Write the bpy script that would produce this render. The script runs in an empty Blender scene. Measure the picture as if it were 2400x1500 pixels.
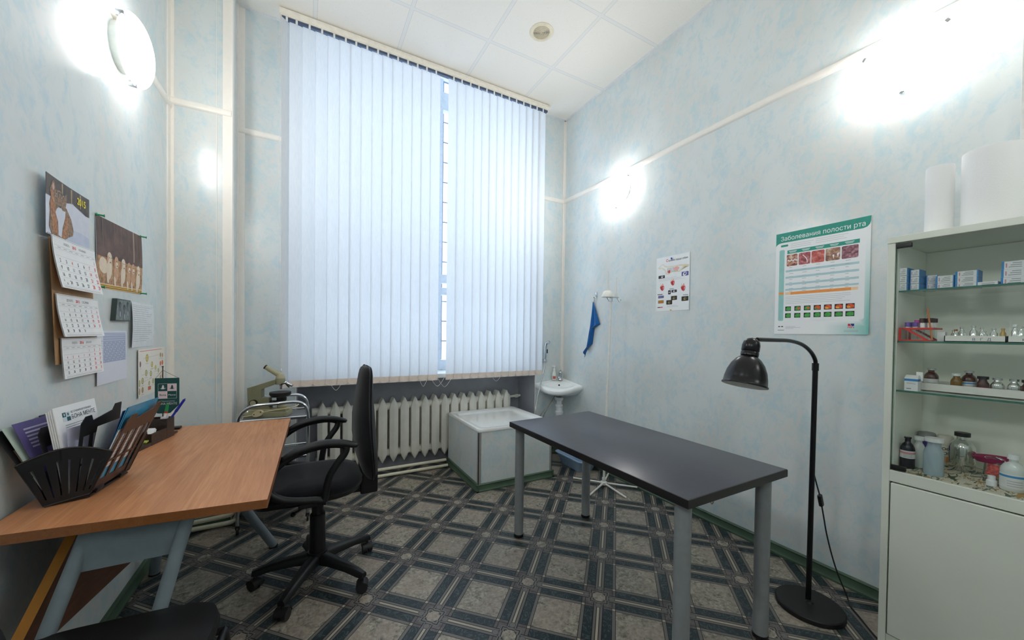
import bpy, bmesh, math, random
from mathutils import Vector, Matrix, Euler
random.seed(7)
SC = bpy.context.scene
COL = SC.collection
PI = math.pi
def lin(r, g=None, b=None):
    if g is None: r, g, b = r
    f = lambda c: (c/255)/12.92 if c/255 <= 0.04045 else ((c/255+0.055)/1.055)**2.4
    return (f(r), f(g), f(b), 1.0)

# ---------------------------------------------------------------- camera
CAMZ = 1.273
cam_d = bpy.data.cameras.new('camera')
cam = bpy.data.objects.new('camera', cam_d); COL.objects.link(cam)
cam_d.sensor_fit = 'HORIZONTAL'; cam_d.sensor_width = 36.0
cam_d.lens = 36*866.176/2400
cam_d.shift_x = (1200-1186.19)/2400; cam_d.shift_y = (793.13-750)/2400
cam_d.clip_start = 0.02
def _cam():
    yaw, pitch, roll = 0.4954, -0.014, -0.0125
    f = Vector((math.sin(yaw)*math.cos(pitch), math.cos(yaw)*math.cos(pitch), math.sin(pitch)))
    r = Vector((math.cos(yaw), -math.sin(yaw), 0)); d = f.cross(r)
    c, s = math.cos(roll), math.sin(roll)
    R = c*r + s*d; D = -s*r + c*d
    m = Matrix((( R.x, -D.x, -f.x, 0), (R.y, -D.y, -f.y, 0), (R.z, -D.z, -f.z, CAMZ), (0, 0, 0, 1)))
    return m
cam.matrix_world = _cam()
SC.camera = cam
# ---------------------------------------------------------------- sky (overcast day outside the window)
wd = bpy.data.worlds.new('overcast_sky'); SC.world = wd; wd.use_nodes = True
_bg = wd.node_tree.nodes['Background']
_bg.inputs[0].default_value = (0.66, 0.82, 1.0, 1); _bg.inputs[1].default_value = 2.6
# ---------------------------------------------------------------- view
SC.view_settings.view_transform = 'Standard'; SC.view_settings.look = 'None'
SC.view_settings.gamma = 1.0; SC.view_settings.use_curve_mapping = False
SC.view_settings.exposure = 0.55
LAMP = 23.0            # radiance of the lit glass wall lamps
try:
    SC.cycles.use_denoising = True
    SC.cycles.max_bounces = 14; SC.cycles.diffuse_bounces = 8; SC.cycles.transparent_max_bounces = 24
    SC.cycles.transmission_bounces = 12; SC.cycles.glossy_bounces = 6
    SC.cycles.caustics_reflective = False; SC.cycles.caustics_refractive = False
    SC.cycles.sample_clamp_indirect = 6.0
except Exception: pass

# ---------------------------------------------------------------- node helper
class X:
    """a socket with arithmetic"""
    def __init__(s, nt, k): s.nt = nt; s.k = k
    def _m(s, op, *a):
        n = s.nt.nodes.new('ShaderNodeMath'); n.operation = op
        for i, v in enumerate((s,)+a):
            if isinstance(v, X): s.nt.links.new(v.k, n.inputs[i])
            else: n.inputs[i].default_value = float(v)
        return X(s.nt, n.outputs[0])
    def __add__(s, o): return s._m('ADD', o)
    __radd__ = __add__
    def __sub__(s, o): return s._m('SUBTRACT', o)
    def __rsub__(s, o): return s._m('MULTIPLY', -1)._m('ADD', o)
    def __mul__(s, o): return s._m('MULTIPLY', o)
    __rmul__ = __mul__
    def __truediv__(s, o): return s._m('DIVIDE', o)
    def lt(s, o): return s._m('LESS_THAN', o)
    def gt(s, o): return s._m('GREATER_THAN', o)
    def abs(s): return s._m('ABSOLUTE')
    def min(s, o): return s._m('MINIMUM', o)
    def max(s, o): return s._m('MAXIMUM', o)
    def frac(s): return s._m('FRACT')
    def floor(s): return s._m('FLOOR')
    def btw(s, a, b): return s.gt(a)*s.lt(b)
class NT:
    def __init__(s, name):
        s.m = bpy.data.materials.new(name); s.m.use_nodes = True
        s.t = s.m.node_tree; s.b = s.t.nodes['Principled BSDF']
    def xyz(s):
        c = s.t.nodes.new('ShaderNodeTexCoord'); p = s.t.nodes.new('ShaderNodeSeparateXYZ')
        s.t.links.new(c.outputs['Object'], p.inputs[0])
        return [X(s.t, p.outputs[i]) for i in range(3)]
    def vec(s, x, y, z):
        n = s.t.nodes.new('ShaderNodeCombineXYZ')
        for i, v in enumerate((x, y, z)):
            if isinstance(v, X): s.t.links.new(v.k, n.inputs[i])
            else: n.inputs[i].default_value = v
        return n.outputs[0]
    def noise(s, v, scale, detail=4, rough=0.55, dist=0.0):
        n = s.t.nodes.new('ShaderNodeTexNoise')
        if v is not None: s.t.links.new(v, n.inputs['Vector'])
        else:
            c = s.t.nodes.new('ShaderNodeTexCoord'); s.t.links.new(c.outputs['Object'], n.inputs['Vector'])
        n.inputs['Scale'].default_value = scale; n.inputs['Detail'].default_value = detail
        n.inputs['Roughness'].default_value = rough; n.inputs['Distortion'].default_value = dist
        return X(s.t, n.outputs[0])
    def ramp(s, x, stops):
        n = s.t.nodes.new('ShaderNodeValToRGB'); s.t.links.new(x.k, n.inputs[0])
        e = n.color_ramp.elements
        while len(e) < len(stops): e.new(0.5)
        for q, (p, c) in zip(e, stops): q.position = p; q.color = c
        return n.outputs[0]
    def mix(s, f, a, b):
        n = s.t.nodes.new('ShaderNodeMix'); n.data_type = 'RGBA'
        if isinstance(f, X): s.t.links.new(f.k, n.inputs[0])
        else: n.inputs[0].default_value = f
        for i, v in ((6, a), (7, b)):
            if isinstance(v, (tuple, list)): n.inputs[i].default_value = v
            else: s.t.links.new(v, n.inputs[i])
        return n.outputs[2]
    def bump(s, x, strength=0.2, dist=0.002):
        n = s.t.nodes.new('ShaderNodeBump'); n.inputs['Strength'].default_value = strength
        n.inputs['Distance'].default_value = dist
        s.t.links.new(x.k, n.inputs['Height']); s.t.links.new(n.outputs[0], s.b.inputs['Normal'])
    def base(s, c):
        if isinstance(c, (tuple, list)): s.b.inputs['Base Color'].default_value = c
        else: s.t.links.new(c, s.b.inputs['Base Color'])
    def set(s, **k):
        for a, v in k.items(): s.b.inputs[a.replace('_', ' ')].default_value = v
        return s.m
_mats = {}
def plain(name, rgb, rough=0.5, metal=0.0, var=0.06, scale=30, bump=0.0, spec=0.5, trans=0.0, ior=1.45, coat=0.0, emit=0):
    """procedural material: a base colour with a little noise variation"""
    if name in _mats: return _mats[name]
    t = NT(name); c = lin(rgb)
    if var:
        n = t.noise(None, scale, 3)
        d = tuple(v*(1-var) for v in c[:3])+(1,); u = tuple(min(1, v*(1+var)) for v in c[:3])+(1,)
        t.base(t.ramp(n, [(0.3, d), (0.7, u)]))
        if bump: t.bump(n, bump, 0.001)
    else: t.base(c)
    t.set(Roughness=rough, Metallic=metal, IOR=ior)
    t.b.inputs['Specular IOR Level'].default_value = spec
    t.b.inputs['Transmission Weight'].default_value = trans
    t.b.inputs['Coat Weight'].default_value = coat
    if emit:
        t.b.inputs['Emission Color'].default_value = c; t.b.inputs['Emission Strength'].default_value = emit
    _mats[name] = t.m
    return t.m

# ---------------------------------------------------------------- mesh helper
def frame(o, z, x=None):
    """matrix with local z along z"""
    z = Vector(z).normalized()
    x = Vector(x) if x is not None else (Vector((0, 0, 1)) if abs(z.z) < 0.9 else Vector((1, 0, 0)))
    y = z.cross(x).normalized(); x = y.cross(z)
    m = Matrix((x, y, z)).transposed().to_4x4(); m.translation = Vector(o)
    return m
class MB:
    def __init__(s, M=None): s.v = []; s.f = []; s.mi = []; s.M = M or Matrix.Identity(4); s.mat = 0
    def add(s, vs, fs, M=None):
        k = len(s.v); T = s.M @ M if M is not None else s.M
        s.v += [T @ Vector(p) for p in vs]
        s.f += [[i+k for i in q] for q in fs]; s.mi += [s.mat]*len(fs)
        return s
    def m(s, i): s.mat = i; return s
    def box(s, x0, x1, y0, y1, z0, z1, M=None):
        v = [(x, y, z) for z in (z0, z1) for y in (y0, y1) for x in (x0, x1)]
        return s.add(v, [(0, 2, 3, 1), (4, 5, 7, 6), (0, 1, 5, 4), (2, 6, 7, 3), (0, 4, 6, 2), (1, 3, 7, 5)], M)
    def rbox(s, x0, x1, y0, y1, z0, z1, r=0.004, M=None):
        """box with chamfered edges"""
        b = bmesh.new(); bmesh.ops.create_cube(b, size=1)
        for q in b.verts: q.co = Vector(((x0+x1)/2+q.co.x*(x1-x0), (y0+y1)/2+q.co.y*(y1-y0), (z0+z1)/2+q.co.z*(z1-z0)))
        r = min(r, 0.45*min(abs(x1-x0), abs(y1-y0), abs(z1-z0)))
        bmesh.ops.bevel(b, geom=b.edges[:], offset=r, segments=2, profile=0.6, affect='EDGES')
        return s.bm(b, M)
    def bm(s, b, M=None):
        b.verts.index_update()
        s.add([q.co.copy() for q in b.verts], [[q.index for q in f.verts] for f in b.faces], M); b.free(); return s
    def prism(s, poly, d0, d1, M=None):
        n = len(poly); v = [(p[0], p[1], d0) for p in poly]+[(p[0], p[1], d1) for p in poly]
        return s.add(v, [list(range(n))[::-1], list(range(n, 2*n))]+[[i, (i+1) % n, n+(i+1) % n, n+i] for i in range(n)], M)
    def poly(s, pts, M=None): return s.add(pts, [list(range(len(pts)))], M)
    def hull(s, a, b, M=None):
        """loft between two closed loops of equal count, capped"""
        n = len(a)
        return s.add(list(a)+list(b), [list(range(n))[::-1], list(range(n, 2*n))]+[[i, (i+1) % n, n+(i+1) % n, n+i] for i in range(n)], M)
    def loft(s, loops, cap=True, M=None):
        n = len(loops[0]); v = [p for l in loops for p in l]; f = []
        for k in range(len(loops)-1):
            for i in range(n): f.append([k*n+i, k*n+(i+1) % n, (k+1)*n+(i+1) % n, (k+1)*n+i])
        if cap: f += [list(range(n))[::-1], [(len(loops)-1)*n+i for i in range(n)]]
        return s.add(v, f, M)
    def grid(s, fn, nu, nv, M=None):
        v = [fn(i/nu, j/nv) for j in range(nv+1) for i in range(nu+1)]
        f = [[j*(nu+1)+i, j*(nu+1)+i+1, (j+1)*(nu+1)+i+1, (j+1)*(nu+1)+i] for j in range(nv) for i in range(nu)]
        return s.add(v, f, M)
    def lathe(s, prof, seg=24, M=None, cap=True):
        loops = [[(r*math.cos(2*PI*i/seg), r*math.sin(2*PI*i/seg), z) for i in range(seg)] for r, z in prof]
        return s.loft(loops, cap, M)
    def cyl(s, a, b, r0, r1=None, seg=20):
        a, b = Vector(a), Vector(b); r1 = r0 if r1 is None else r1
        return s.lathe([(r0, 0), (r1, (b-a).length)], seg, frame(a, b-a))
    def tube(s, pts, r, seg=10, smooth=0, flat=1.0, closed=False):
        P = [Vector(p) for p in pts]
        if smooth: P = catmull(P, smooth, closed)
        n = len(P); loops = []; up = None
        for i in range(n):
            if closed: t = (P[(i+1) % n]-P[i-1]).normalized()
            else: t = (P[min(i+1, n-1)]-P[max(i-1, 0)]).normalized()
            if up is None: up = Vector((0, 0, 1)) if abs(t.z) < 0.9 else Vector((0, 1, 0))
            x = up.cross(t)
            if x.length < 1e-5: x = t.orthogonal()
            x.normalize(); y = t.cross(x); up = y
            rr = lerp_list(r, i/(n-1)) if isinstance(r, (list, tuple)) else r
            loops.append([P[i]+x*rr*flat*math.cos(2*PI*k/seg)+y*rr*math.sin(2*PI*k/seg) for k in range(seg)])
        if closed: loops.append(loops[0])
        return s.loft(loops, not closed)
    def ball(s, c, rx, ry=None, rz=None, seg=20, rings=12, M=None):
        ry = rx if ry is None else ry; rz = rx if rz is None else rz
        b = bmesh.new(); bmesh.ops.create_uvsphere(b, u_segments=seg, v_segments=rings, radius=1)
        for q in b.verts: q.co = Vector((c[0]+q.co.x*rx, c[1]+q.co.y*ry, c[2]+q.co.z*rz))
        return s.bm(b, M)
    def text(s, body, size, x, y, z=0.0, M=None, align='LEFT', sx=1.0, bold=0.0, shear=0.0):
        """flat lettering in the local xy plane"""
        vs, fs, w = glyphs(body, bold, shear)
        off = -w*size*sx/2 if align == 'CENTER' else (-w*size*sx if align == 'RIGHT' else 0)
        return s.add([(x+off+p[0]*size*sx, y+p[1]*size, z) for p in vs], fs, M)
    def build(s, name, mats, parent=None, smooth=40, kind=None, origin=None, bevel=0, label=None, solid=0):
        off = Vector((0, 0, 0))
        if parent is not None: off = Vector(parent['_o'])
        elif origin is not None: off = Vector(origin)
        me = bpy.data.meshes.new(name)
        me.from_pydata([tuple(p-off) for p in s.v], [], s.f)
        for q in (mats if isinstance(mats, (list, tuple)) else [mats]): me.materials.append(q)
        me.polygons.foreach_set('material_index', s.mi)
        b = bmesh.new(); b.from_mesh(me)
        bmesh.ops.remove_doubles(b, verts=b.verts, dist=1e-6)
        bmesh.ops.recalc_face_normals(b, faces=b.faces)
        b.to_mesh(me); b.free()
        if smooth:
            me.polygons.foreach_set('use_smooth', [True]*len(me.polygons))
            me.set_sharp_from_angle(angle=math.radians(smooth))
        me.update()
        o = bpy.data.objects.new(name, me); COL.objects.link(o)
        if parent is not None: o.parent = parent
        else: o.location = off
        OFF[o.name] = tuple(off); o['_o'] = tuple(off)
        if bevel:
            d = o.modifiers.new('bevel', 'BEVEL'); d.width = bevel; d.segments = 2; d.limit_method = 'ANGLE'; d.angle_limit = math.radians(50)
        if solid:
            d = o.modifiers.new('solid', 'SOLIDIFY'); d.thickness = solid; d.offset = 0
        if kind: o['kind'] = kind
        if label: o['label'] = label
        return o
OFF = {}
def lerp_list(r, t):
    q = t*(len(r)-1); k = min(int(q), len(r)-2); return r[k]+(r[k+1]-r[k])*(q-k)
def catmull(P, k, closed=False):
    n = len(P); out = []
    g = lambda i: P[i % n] if closed else P[max(0, min(n-1, i))]
    for i in range(n if closed else n-1):
        a, b, c, d = g(i-1), g(i), g(i+1), g(i+2)
        for j in range(k):
            t = j/k
            out.append(0.5*((2*b)+(c-a)*t+(2*a-5*b+4*c-d)*t*t+(3*b-a-3*c+d)*t**3))
    if not closed: out.append(P[-1])
    return out
_gl = {}
def glyphs(body, bold=0.0, shear=0.0):
    """filled outlines of a line of lettering (non-zero winding, so overlapping strokes stay clean)"""
    key = (body, bold, shear)
    if key in _gl: return _gl[key]
    from mathutils.geometry import delaunay_2d_cdt, interpolate_bezier
    c = bpy.data.curves.new('lettering', 'FONT'); c.body = body; c.shear = shear
    o = bpy.data.objects.new('lettering', c); COL.objects.link(o)
    cu = o.evaluated_get(bpy.context.evaluated_depsgraph_get()).to_curve(bpy.context.evaluated_depsgraph_get())
    loops = []
    for sp in cu.splines:
        L = []
        if sp.type == 'BEZIER':
            n = len(sp.bezier_points)
            for k in range(n):
                p, q = sp.bezier_points[k], sp.bezier_points[(k+1) % n]; A, B = p.co, q.co
                d = B-A; ln = d.length or 1e-9
                st = abs(d.x*(p.handle_right-A).y-d.y*(p.handle_right-A).x)/ln+abs(d.x*(q.handle_left-A).y-d.y*(q.handle_left-A).x)/ln < 0.004
                L += [A.to_2d()] if st else [v.to_2d() for v in interpolate_bezier(A, p.handle_right, q.handle_left, B, 5)[:-1]]
        else: L = [Vector(p.co[:2]) for p in sp.points]
        M_ = []
        for v in L:
            if not M_ or (v-M_[-1]).length > 1e-4: M_.append(v)
        if len(M_) > 2 and (M_[0]-M_[-1]).length < 1e-4: M_.pop()
        if len(M_) > 2: loops.append(M_)
    o.to_curve_clear() if hasattr(o, 'to_curve_clear') else None
    bpy.data.objects.remove(o); bpy.data.curves.remove(c)
    area = lambda L: sum(L[k].x*L[(k+1) % len(L)].y-L[(k+1) % len(L)].x*L[k].y for k in range(len(L)))
    big = max(loops, key=lambda L: abs(area(L)), default=None); sg = 1 if big and area(big) > 0 else -1
    if bold:
        out = []
        for L in loops:
            n = len(L); N = []
            for k in range(n):
                d = (L[(k+1) % n]-L[k-1]); d = d.normalized() if d.length else Vector((1, 0)); N.append(L[k]+Vector((d.y, -d.x))*sg*bold)
            out.append(N)
        loops = out
    V = []; E = []
    for L in loops:
        k = len(V); V += L; E += [(k+q, k+(q+1) % len(L)) for q in range(len(L))]
    if not V: _gl[key] = ([], [], 0.3); return _gl[key]
    vs, es, fs = delaunay_2d_cdt(V, E, [], 0, 1e-5)[:3]
    def wind(p):
        w = 0
        for L in loops:
            for k in range(len(L)):
                A, B = L[k], L[(k+1) % len(L)]
                if (A.y <= p.y) != (B.y <= p.y):
                    if A.x+(p.y-A.y)/(B.y-A.y)*(B.x-A.x) > p.x: w += 1 if B.y > A.y else -1
        return w
    keep = [list(f) for f in fs if wind(sum((vs[q] for q in f), Vector((0, 0)))/len(f)) != 0]
    _gl[key] = ([(v.x, v.y, 0.0) for v in vs], keep, max(v.x for v in vs))
    return _gl[key]
def tag(o, label, cat, group=None):
    o['label'] = label; o['category'] = cat
    if group: o['group'] = group
    return o
def thing(name, label, cat, loc, group=None):
    o = bpy.data.objects.new(name, None); COL.objects.link(o); o.location = loc
    o.empty_display_size = 0.05; o['_o'] = tuple(loc)
    return tag(o, label, cat, group)
def struct(name, mb, mats, **k):
    return mb.build(name, mats, kind='structure', **k)
def dup(root, loc, label, group=None, rz=None):
    """a copy of a thing with copies of its parts and sub-parts"""
    r = root.copy(); COL.objects.link(r); r.location = loc; r['label'] = label
    if group: r['group'] = group
    if rz is not None: r.rotation_euler = (0, 0, rz)
    def rec(a, b):
        for ch in list(a.children):
            c = ch.copy(); COL.objects.link(c); c.parent = b; rec(ch, c)
    rec(root, r)
    return r
def rnd(a, b): return random.uniform(a, b)
def rect(x0, y0, x1, y1): return [(x0, y0), (x1, y0), (x1, y1), (x0, y1)]
def rrect(x0, y0, x1, y1, r, n=4):
    out = []
    for cx, cy, a0 in ((x1-r, y0+r, -PI/2), (x1-r, y1-r, 0), (x0+r, y1-r, PI/2), (x0+r, y0+r, PI)):
        for i in range(n+1):
            a = a0+PI/2*i/n; out.append((cx+r*math.cos(a), cy+r*math.sin(a)))
    return out
def ell(cx, cy, rx, ry, n=16, rot=0):
    c, s = math.cos(rot), math.sin(rot)
    return [(cx+rx*math.cos(2*PI*i/n)*c-ry*math.sin(2*PI*i/n)*s, cy+rx*math.cos(2*PI*i/n)*s+ry*math.sin(2*PI*i/n)*c) for i in range(n)]
def flat(mb, pts, z, mi=None):
    if mi is not None: mb.m(mi)
    return mb.poly([(p[0], p[1], z) for p in pts])
# ================================================================ materials of the room
def panel_material(name, tint=(1, 1, 1)):
    t = NT(name); x, y, z = t.xyz()
    # laminated marble-look PVC panels: pale grey with blue and sea-green clouds
    v = t.vec((x+y)*1.0+z*0.35, (x-y)*0.6, z*0.8-(x+y)*0.25)
    a = t.noise(v, 8, 7, 0.64, 0.7); b = t.noise(v, 2.6, 4, 0.5, 0.5); c = t.noise(v, 19, 6, 0.68, 1.0)
    k = a*0.6+c*0.4
    base = lin(218, 224, 224); blue = lin(184, 212, 224); green = lin(194, 217, 218); warm = lin(217, 218, 216)
    col = t.mix(b.btw(0.0, 2)*((b-0.42)*5).max(0).min(1), base, warm)
    col = t.mix(((k-0.485)*4.5).max(0).min(0.6), col, blue)
    col = t.mix(((c*0.65+b*0.35-0.51)*4.5).max(0).min(0.5), col, green)
    t.base(col); t.set(Roughness=0.22); t.b.inputs['Specular IOR Level'].default_value = 0.45
    return t.m
M_PANEL = panel_material('marbled_wall_panel')
def floor_material():
    t = NT('patterned_linoleum'); x, y, z = t.xyz()
    p = 0.35355; c = math.cos(PI/4)
    u0 = ((x-0.7548)*c-(y-2.8411)*c)/p; v0 = ((x-0.7548)*c+(y-2.8411)*c)/p
    u = (u0+0.5).frac()-0.5; v = (v0+0.5).frac()-0.5
    a = u.abs(); b = v.abs(); m = a.min(b); Mx = a.max(b)
    pos = t.vec(x, y, z)
    n1 = t.noise(pos, 28, 6, 0.7, 0.6); n2 = t.noise(pos, 7, 3); n3 = t.noise(pos, 14, 2, 0.5, 3.0)
    n4 = t.noise(pos, 70, 5, 0.7, 0.4)
    stone = t.mix(((n1*0.5+n4*0.5-0.38)*4.2).max(0).min(1), lin(96, 90, 84), lin(204, 196, 178))
    stone = t.mix(((n2-0.45)*4).max(0).min(0.5), stone, lin(170, 154, 142))
    veins = ((n3*4.5).frac()-0.5).abs()
    green = t.mix((1-veins*5).max(0)*0.6, lin(42, 55, 60), lin(108, 122, 120))
    grey = lin(124, 120, 116); mauve = t.mix(((n1-0.4)*3).max(0).min(1), lin(98, 92, 92), lin(134, 124, 122))
    cream = lin(190, 180, 160); line = lin(18, 18, 20)
    col = stone
    col = t.mix(m.btw(0.174, 0.220), col, grey)
    col = t.mix(m.btw(0.174, 0.220)*Mx.btw(0.174, 0.220), col, cream)
    col = t.mix(m.btw(0.066, 0.174), col, green)
    col = t.mix(m.btw(0.066, 0.174)*Mx.lt(0.22), col, mauve)
    ln = (a.btw(0.170, 0.178)+b.btw(0.170, 0.178)+a.btw(0.214, 0.222)+b.btw(0.214, 0.222)).min(1)
    col = t.mix(ln*m.gt(0.066), col, line)
    ch = m.lt(0.066)
    col = t.mix(ch, col, grey)
    col = t.mix(ch*m.lt(0.015), col, cream)
    col = t.mix(ch*(m.btw(0.015, 0.025)+m.btw(0.054, 0.066)).min(1), col, line)
    # the little square at every crossing, with a stepped outline
    q = Mx+0.022*m.gt(0.045)
    nd = Mx.lt(0.142)*q.lt(0.150)
    col = t.mix(nd, col, grey)
    col = t.mix(q.btw(0.124, 0.136)*Mx.lt(0.142), col, line)
    col = t.mix(q.btw(0.086, 0.098), col, line)
    col = t.mix(q.lt(0.086), col, stone)
    # link knots just outside the square
    k1 = (((Mx-0.168)*1.0)*((Mx-0.168)*1.0)+m*m)
    col = t.mix(k1.lt(0.0019), col, grey)
    col = t.mix(k1.btw(0.0012, 0.0018)*0.6, col, line)
    hs = t.t.nodes.new('ShaderNodeHueSaturation'); hs.inputs['Value'].default_value = 0.74; t.t.links.new(col, hs.inputs['Color']); col = hs.outputs[0]
    t.base(col); t.b.inputs['Roughness'].default_value = 0.34
    t.b.inputs['Specular IOR Level'].default_value = 0.35
    t.bump(n1, 0.05, 0.001)
    return t.m
M_FLOOR = floor_material()
def ceiling_material():
    t = NT('mineral_ceiling_tiles'); x, y, z = t.xyz()
    u = ((x-0.6461)/0.6+0.5).frac()-0.5; v = ((y-2.6442)/0.6+0.5).frac()-0.5
    g = (u.abs().min(v.abs())*0.6).lt(0.0125); ge = (u.abs().min(v.abs())*0.6).btw(0.0125, 0.0145)
    n = t.noise(t.vec(x, y, z), 170, 2, 0.5); n2 = t.noise(t.vec(x, y, z), 40, 4, 0.6)
    tile = t.mix(n.gt(0.70)*0.6, lin(238, 234, 227), lin(168, 165, 160))
    tile = t.mix(n2*0.10, tile, lin(214, 210, 204))
    col = t.mix(ge*0.55, tile, lin(170, 168, 168)); col = t.mix(g, col, lin(230, 229, 226))
    t.base(col); t.set(Roughness=0.8); t.bump(n*(1-g), 0.15, 0.002)
    return t.m
M_CEIL = ceiling_material()
M_TRIM = plain('cream_plastic_trim', (240, 235, 228), 0.35, var=0.015)
M_GREEN = plain('green_plastic_skirting', (74, 96, 78), 0.35, var=0.12, scale=9)
M_WHITE = plain('white_paint', (235, 235, 232), 0.4)
M_DGREY = plain('grey_niche_wall', (156, 158, 166), 0.7, var=0.1, scale=5)  # grey tone for the niche walls below the sill
M_BLACK = plain('black_plastic', (22, 22, 24), 0.42)
M_CHROME = plain('chrome', (205, 208, 212), 0.12, 1.0, var=0.0)
M_GREYMET = plain('grey_painted_metal', (122, 126, 130), 0.42)
M_PAPER = plain('white_paper', (240, 240, 240), 0.7, var=0.02)
XL, XR, YB, CH, YF = -0.745, 2.44, 3.233, 3.5535, -1.3
NX0, NX1 = -0.065, 2.093        # window niche
PY, PX = 3.002, -0.437          # pier in the left corner
# ================================================================ the room
struct('floor', MB().box(XL-0.1, XR+0.1, YF-0.1, 3.75, -0.1, 0), M_FLOOR, smooth=0)
struct('ceiling', MB().box(XL-0.1, XR+0.1, YF-0.1, YB+0.001, CH, CH+0.08), M_CEIL, smooth=0)
struct('wall_left', MB().box(XL-0.1, XL, YF-0.1, PY, 0, CH), M_PANEL, smooth=0)
struct('wall_pier', MB().box(XL-0.1, PX, PY, YB+0.45, 0, CH), M_PANEL, smooth=0)
struct('wall_right', MB().box(XR, XR+0.1, YF-0.1, YB+0.45, 0, CH), M_PANEL, smooth=0)
struct('wall_front', MB().box(XL, XR, YF-0.1, YF, 0, CH), M_PANEL, smooth=0)
ZS = 0.905                      # sill top
w = MB()
w.box(PX, NX0, YB, YB+0.45, 0, CH).box(NX1, XR, YB, YB+0.45, 0, CH)
struct('wall_back', w, M_PANEL, smooth=0)
w = MB().box(NX0, NX1, 3.56, YB+0.45, 0, ZS-0.04)
struct('wall_niche', w, M_DGREY, smooth=0)
w = MB().box(NX0-0.2, NX1+0.2, YB-0.0, 3.75, 3.86, 3.96).box(NX0-0.2, NX1+0.2, YB-0.1, YB, CH+0.081, 3.96)
w.box(NX0-0.2, NX0, YB, 3.75, CH, 3.86).box(NX1, NX1+0.2, YB, 3.75, CH, 3.86)
struct('wall_window_head', w, M_WHITE, smooth=0)
# niche side faces are grey below the sill
w = MB().box(NX0, NX0+0.006, YB+0.002, 3.56, 0, ZS-0.04).box(NX1-0.006, NX1, YB+0.002, 3.56, 0, ZS-0.04)
struct('trim_1', w, M_DGREY, smooth=0)
struct('trim_2', MB().rbox(NX0, NX1, 3.19, 3.57, ZS-0.04, ZS, 0.008), M_WHITE)     # window board
# window with frame and panes
fr = MB()
FY0, FY1 = 3.47, 3.55
for x0, x1 in ((NX0, NX0+0.08), (NX1-0.08, NX1), (0.40, 0.47), (1.075, 1.155)):
    fr.rbox(x0, x1, FY0, FY1, ZS, 3.86, 0.006)
for z0, z1 in ((ZS, ZS+0.10), (1.64, 1.71), (1.755, 1.84), (3.43, 3.60), (3.78, 3.86)):
    fr.rbox(NX0, NX1, FY0+0.005, FY1-0.005, z0, z1, 0.006)
M_WFRAME = plain('window_frame_paint', (214, 222, 232), 0.4)
wf = struct('window_1', fr, M_WFRAME)
M_GLASS = NT('clear_window_glass')
def clear_glass(name, tint=(1, 1, 1, 1), refl=0.08, rough=0.0):
    t = NT(name); nt = t.t; nt.nodes.remove(t.b)
    tr = nt.nodes.new('ShaderNodeBsdfTransparent'); tr.inputs[0].default_value = tint
    gl = nt.nodes.new('ShaderNodeBsdfGlossy'); gl.inputs['Roughness'].default_value = rough
    fz = nt.nodes.new('ShaderNodeFresnel'); fz.inputs[0].default_value = 1.5
    ge = nt.nodes.new('ShaderNodeNewGeometry'); mul = X(nt, fz.outputs[0])*(refl/0.08)*(1-X(nt, ge.outputs['Backfacing']))
    mx = nt.nodes.new('ShaderNodeMixShader'); nt.links.new(mul.k, mx.inputs[0])
    nt.links.new(tr.outputs[0], mx.inputs[1]); nt.links.new(gl.outputs[0], mx.inputs[2])
    nt.links.new(mx.outputs[0], nt.nodes['Material Output'].inputs[0]); return t.m
bpy.data.materials.remove(M_GLASS.m)
M_GLASS = clear_glass('clear_window_glass')
for k, (x0, x1) in enumerate(((NX0+0.08, 0.40), (0.47, 1.075), (1.155, NX1-0.08))):
    for z0, z1 in ((ZS+0.10, 1.64), (1.84, 3.43)):
        MB().box(x0-0.004, x1+0.004, 3.508, 3.512, z0-0.004, z1+0.004).build('window_pane', M_GLASS, wf, smooth=0)
# security grille outside the glass
g = MB()
for k in range(15): g.cyl((NX0-0.1, 3.70, 0.98+k*0.205), (NX1+0.1, 3.70, 0.98+k*0.205), 0.006, seg=8)
for k in range(8): g.cyl((NX0+0.1+k*0.30, 3.712, 0.7), (NX0+0.1+k*0.30, 3.712, 3.9), 0.007, seg=8)
M_GRILLE = plain('grille_paint', (120, 132, 150), 0.5)
tag(g.build('window_grille', M_GRILLE, origin=(1.0, 3.70, 0.7)), 'thin metal security grille seen through the gap in the blind', 'grille')
# mouldings and corner strips
def molding(name, a, b, nrm, z0, z1, d=0.014):
    (x0, y0), (x1, y1) = a, b; nx, ny = nrm
    m = MB(); loops = []
    prof = [(0, z0), (d*0.7, z0+0.004), (d, z0+0.012), (d, z1-0.012), (d*0.7, z1-0.004), (0, z1)]
    for px, py in (a, b): loops.append([(px+nx*q, py+ny*q, z) for q, z in prof])
    m.loft(loops); return struct(name, m, M_TRIM, smooth=50)
molding('trim_3', (XR, YF), (XR, YB), (-1, 0), 2.668, 2.716)
molding('trim_4', (XL, YF), (XL, PY), (1, 0), 2.622, 2.668)
molding('trim_5', (XL, PY), (PX, PY), (0, -1), 2.655, 2.702)
molding('trim_6', (PX, YB), (NX0, YB), (0, -1), 2.668, 2.714)
molding('trim_7', (NX1, YB), (XR, YB), (0, -1), 2.668, 2.714)
def corner(name, x, y, sx, sy, wx, wy, z0=0.0, z1=CH):
    m = MB(); m.box(min(x, x+sx*wx), max(x, x+sx*wx), min(y, y+sy*0.007), max(y, y+sy*0.007), z0, z1)
    m.box(min(x, x+sx*0.007), max(x, x+sx*0.007), min(y, y+sy*wy), max(y, y+sy*wy), z0, z1)
    return struct(name, m, M_TRIM, smooth=0)
corner('trim_8', XR, YB, -1, -1, 0.022, 0.022)
corner('trim_9', XL, PY, 1, -1, 0.022, 0.055)
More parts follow.
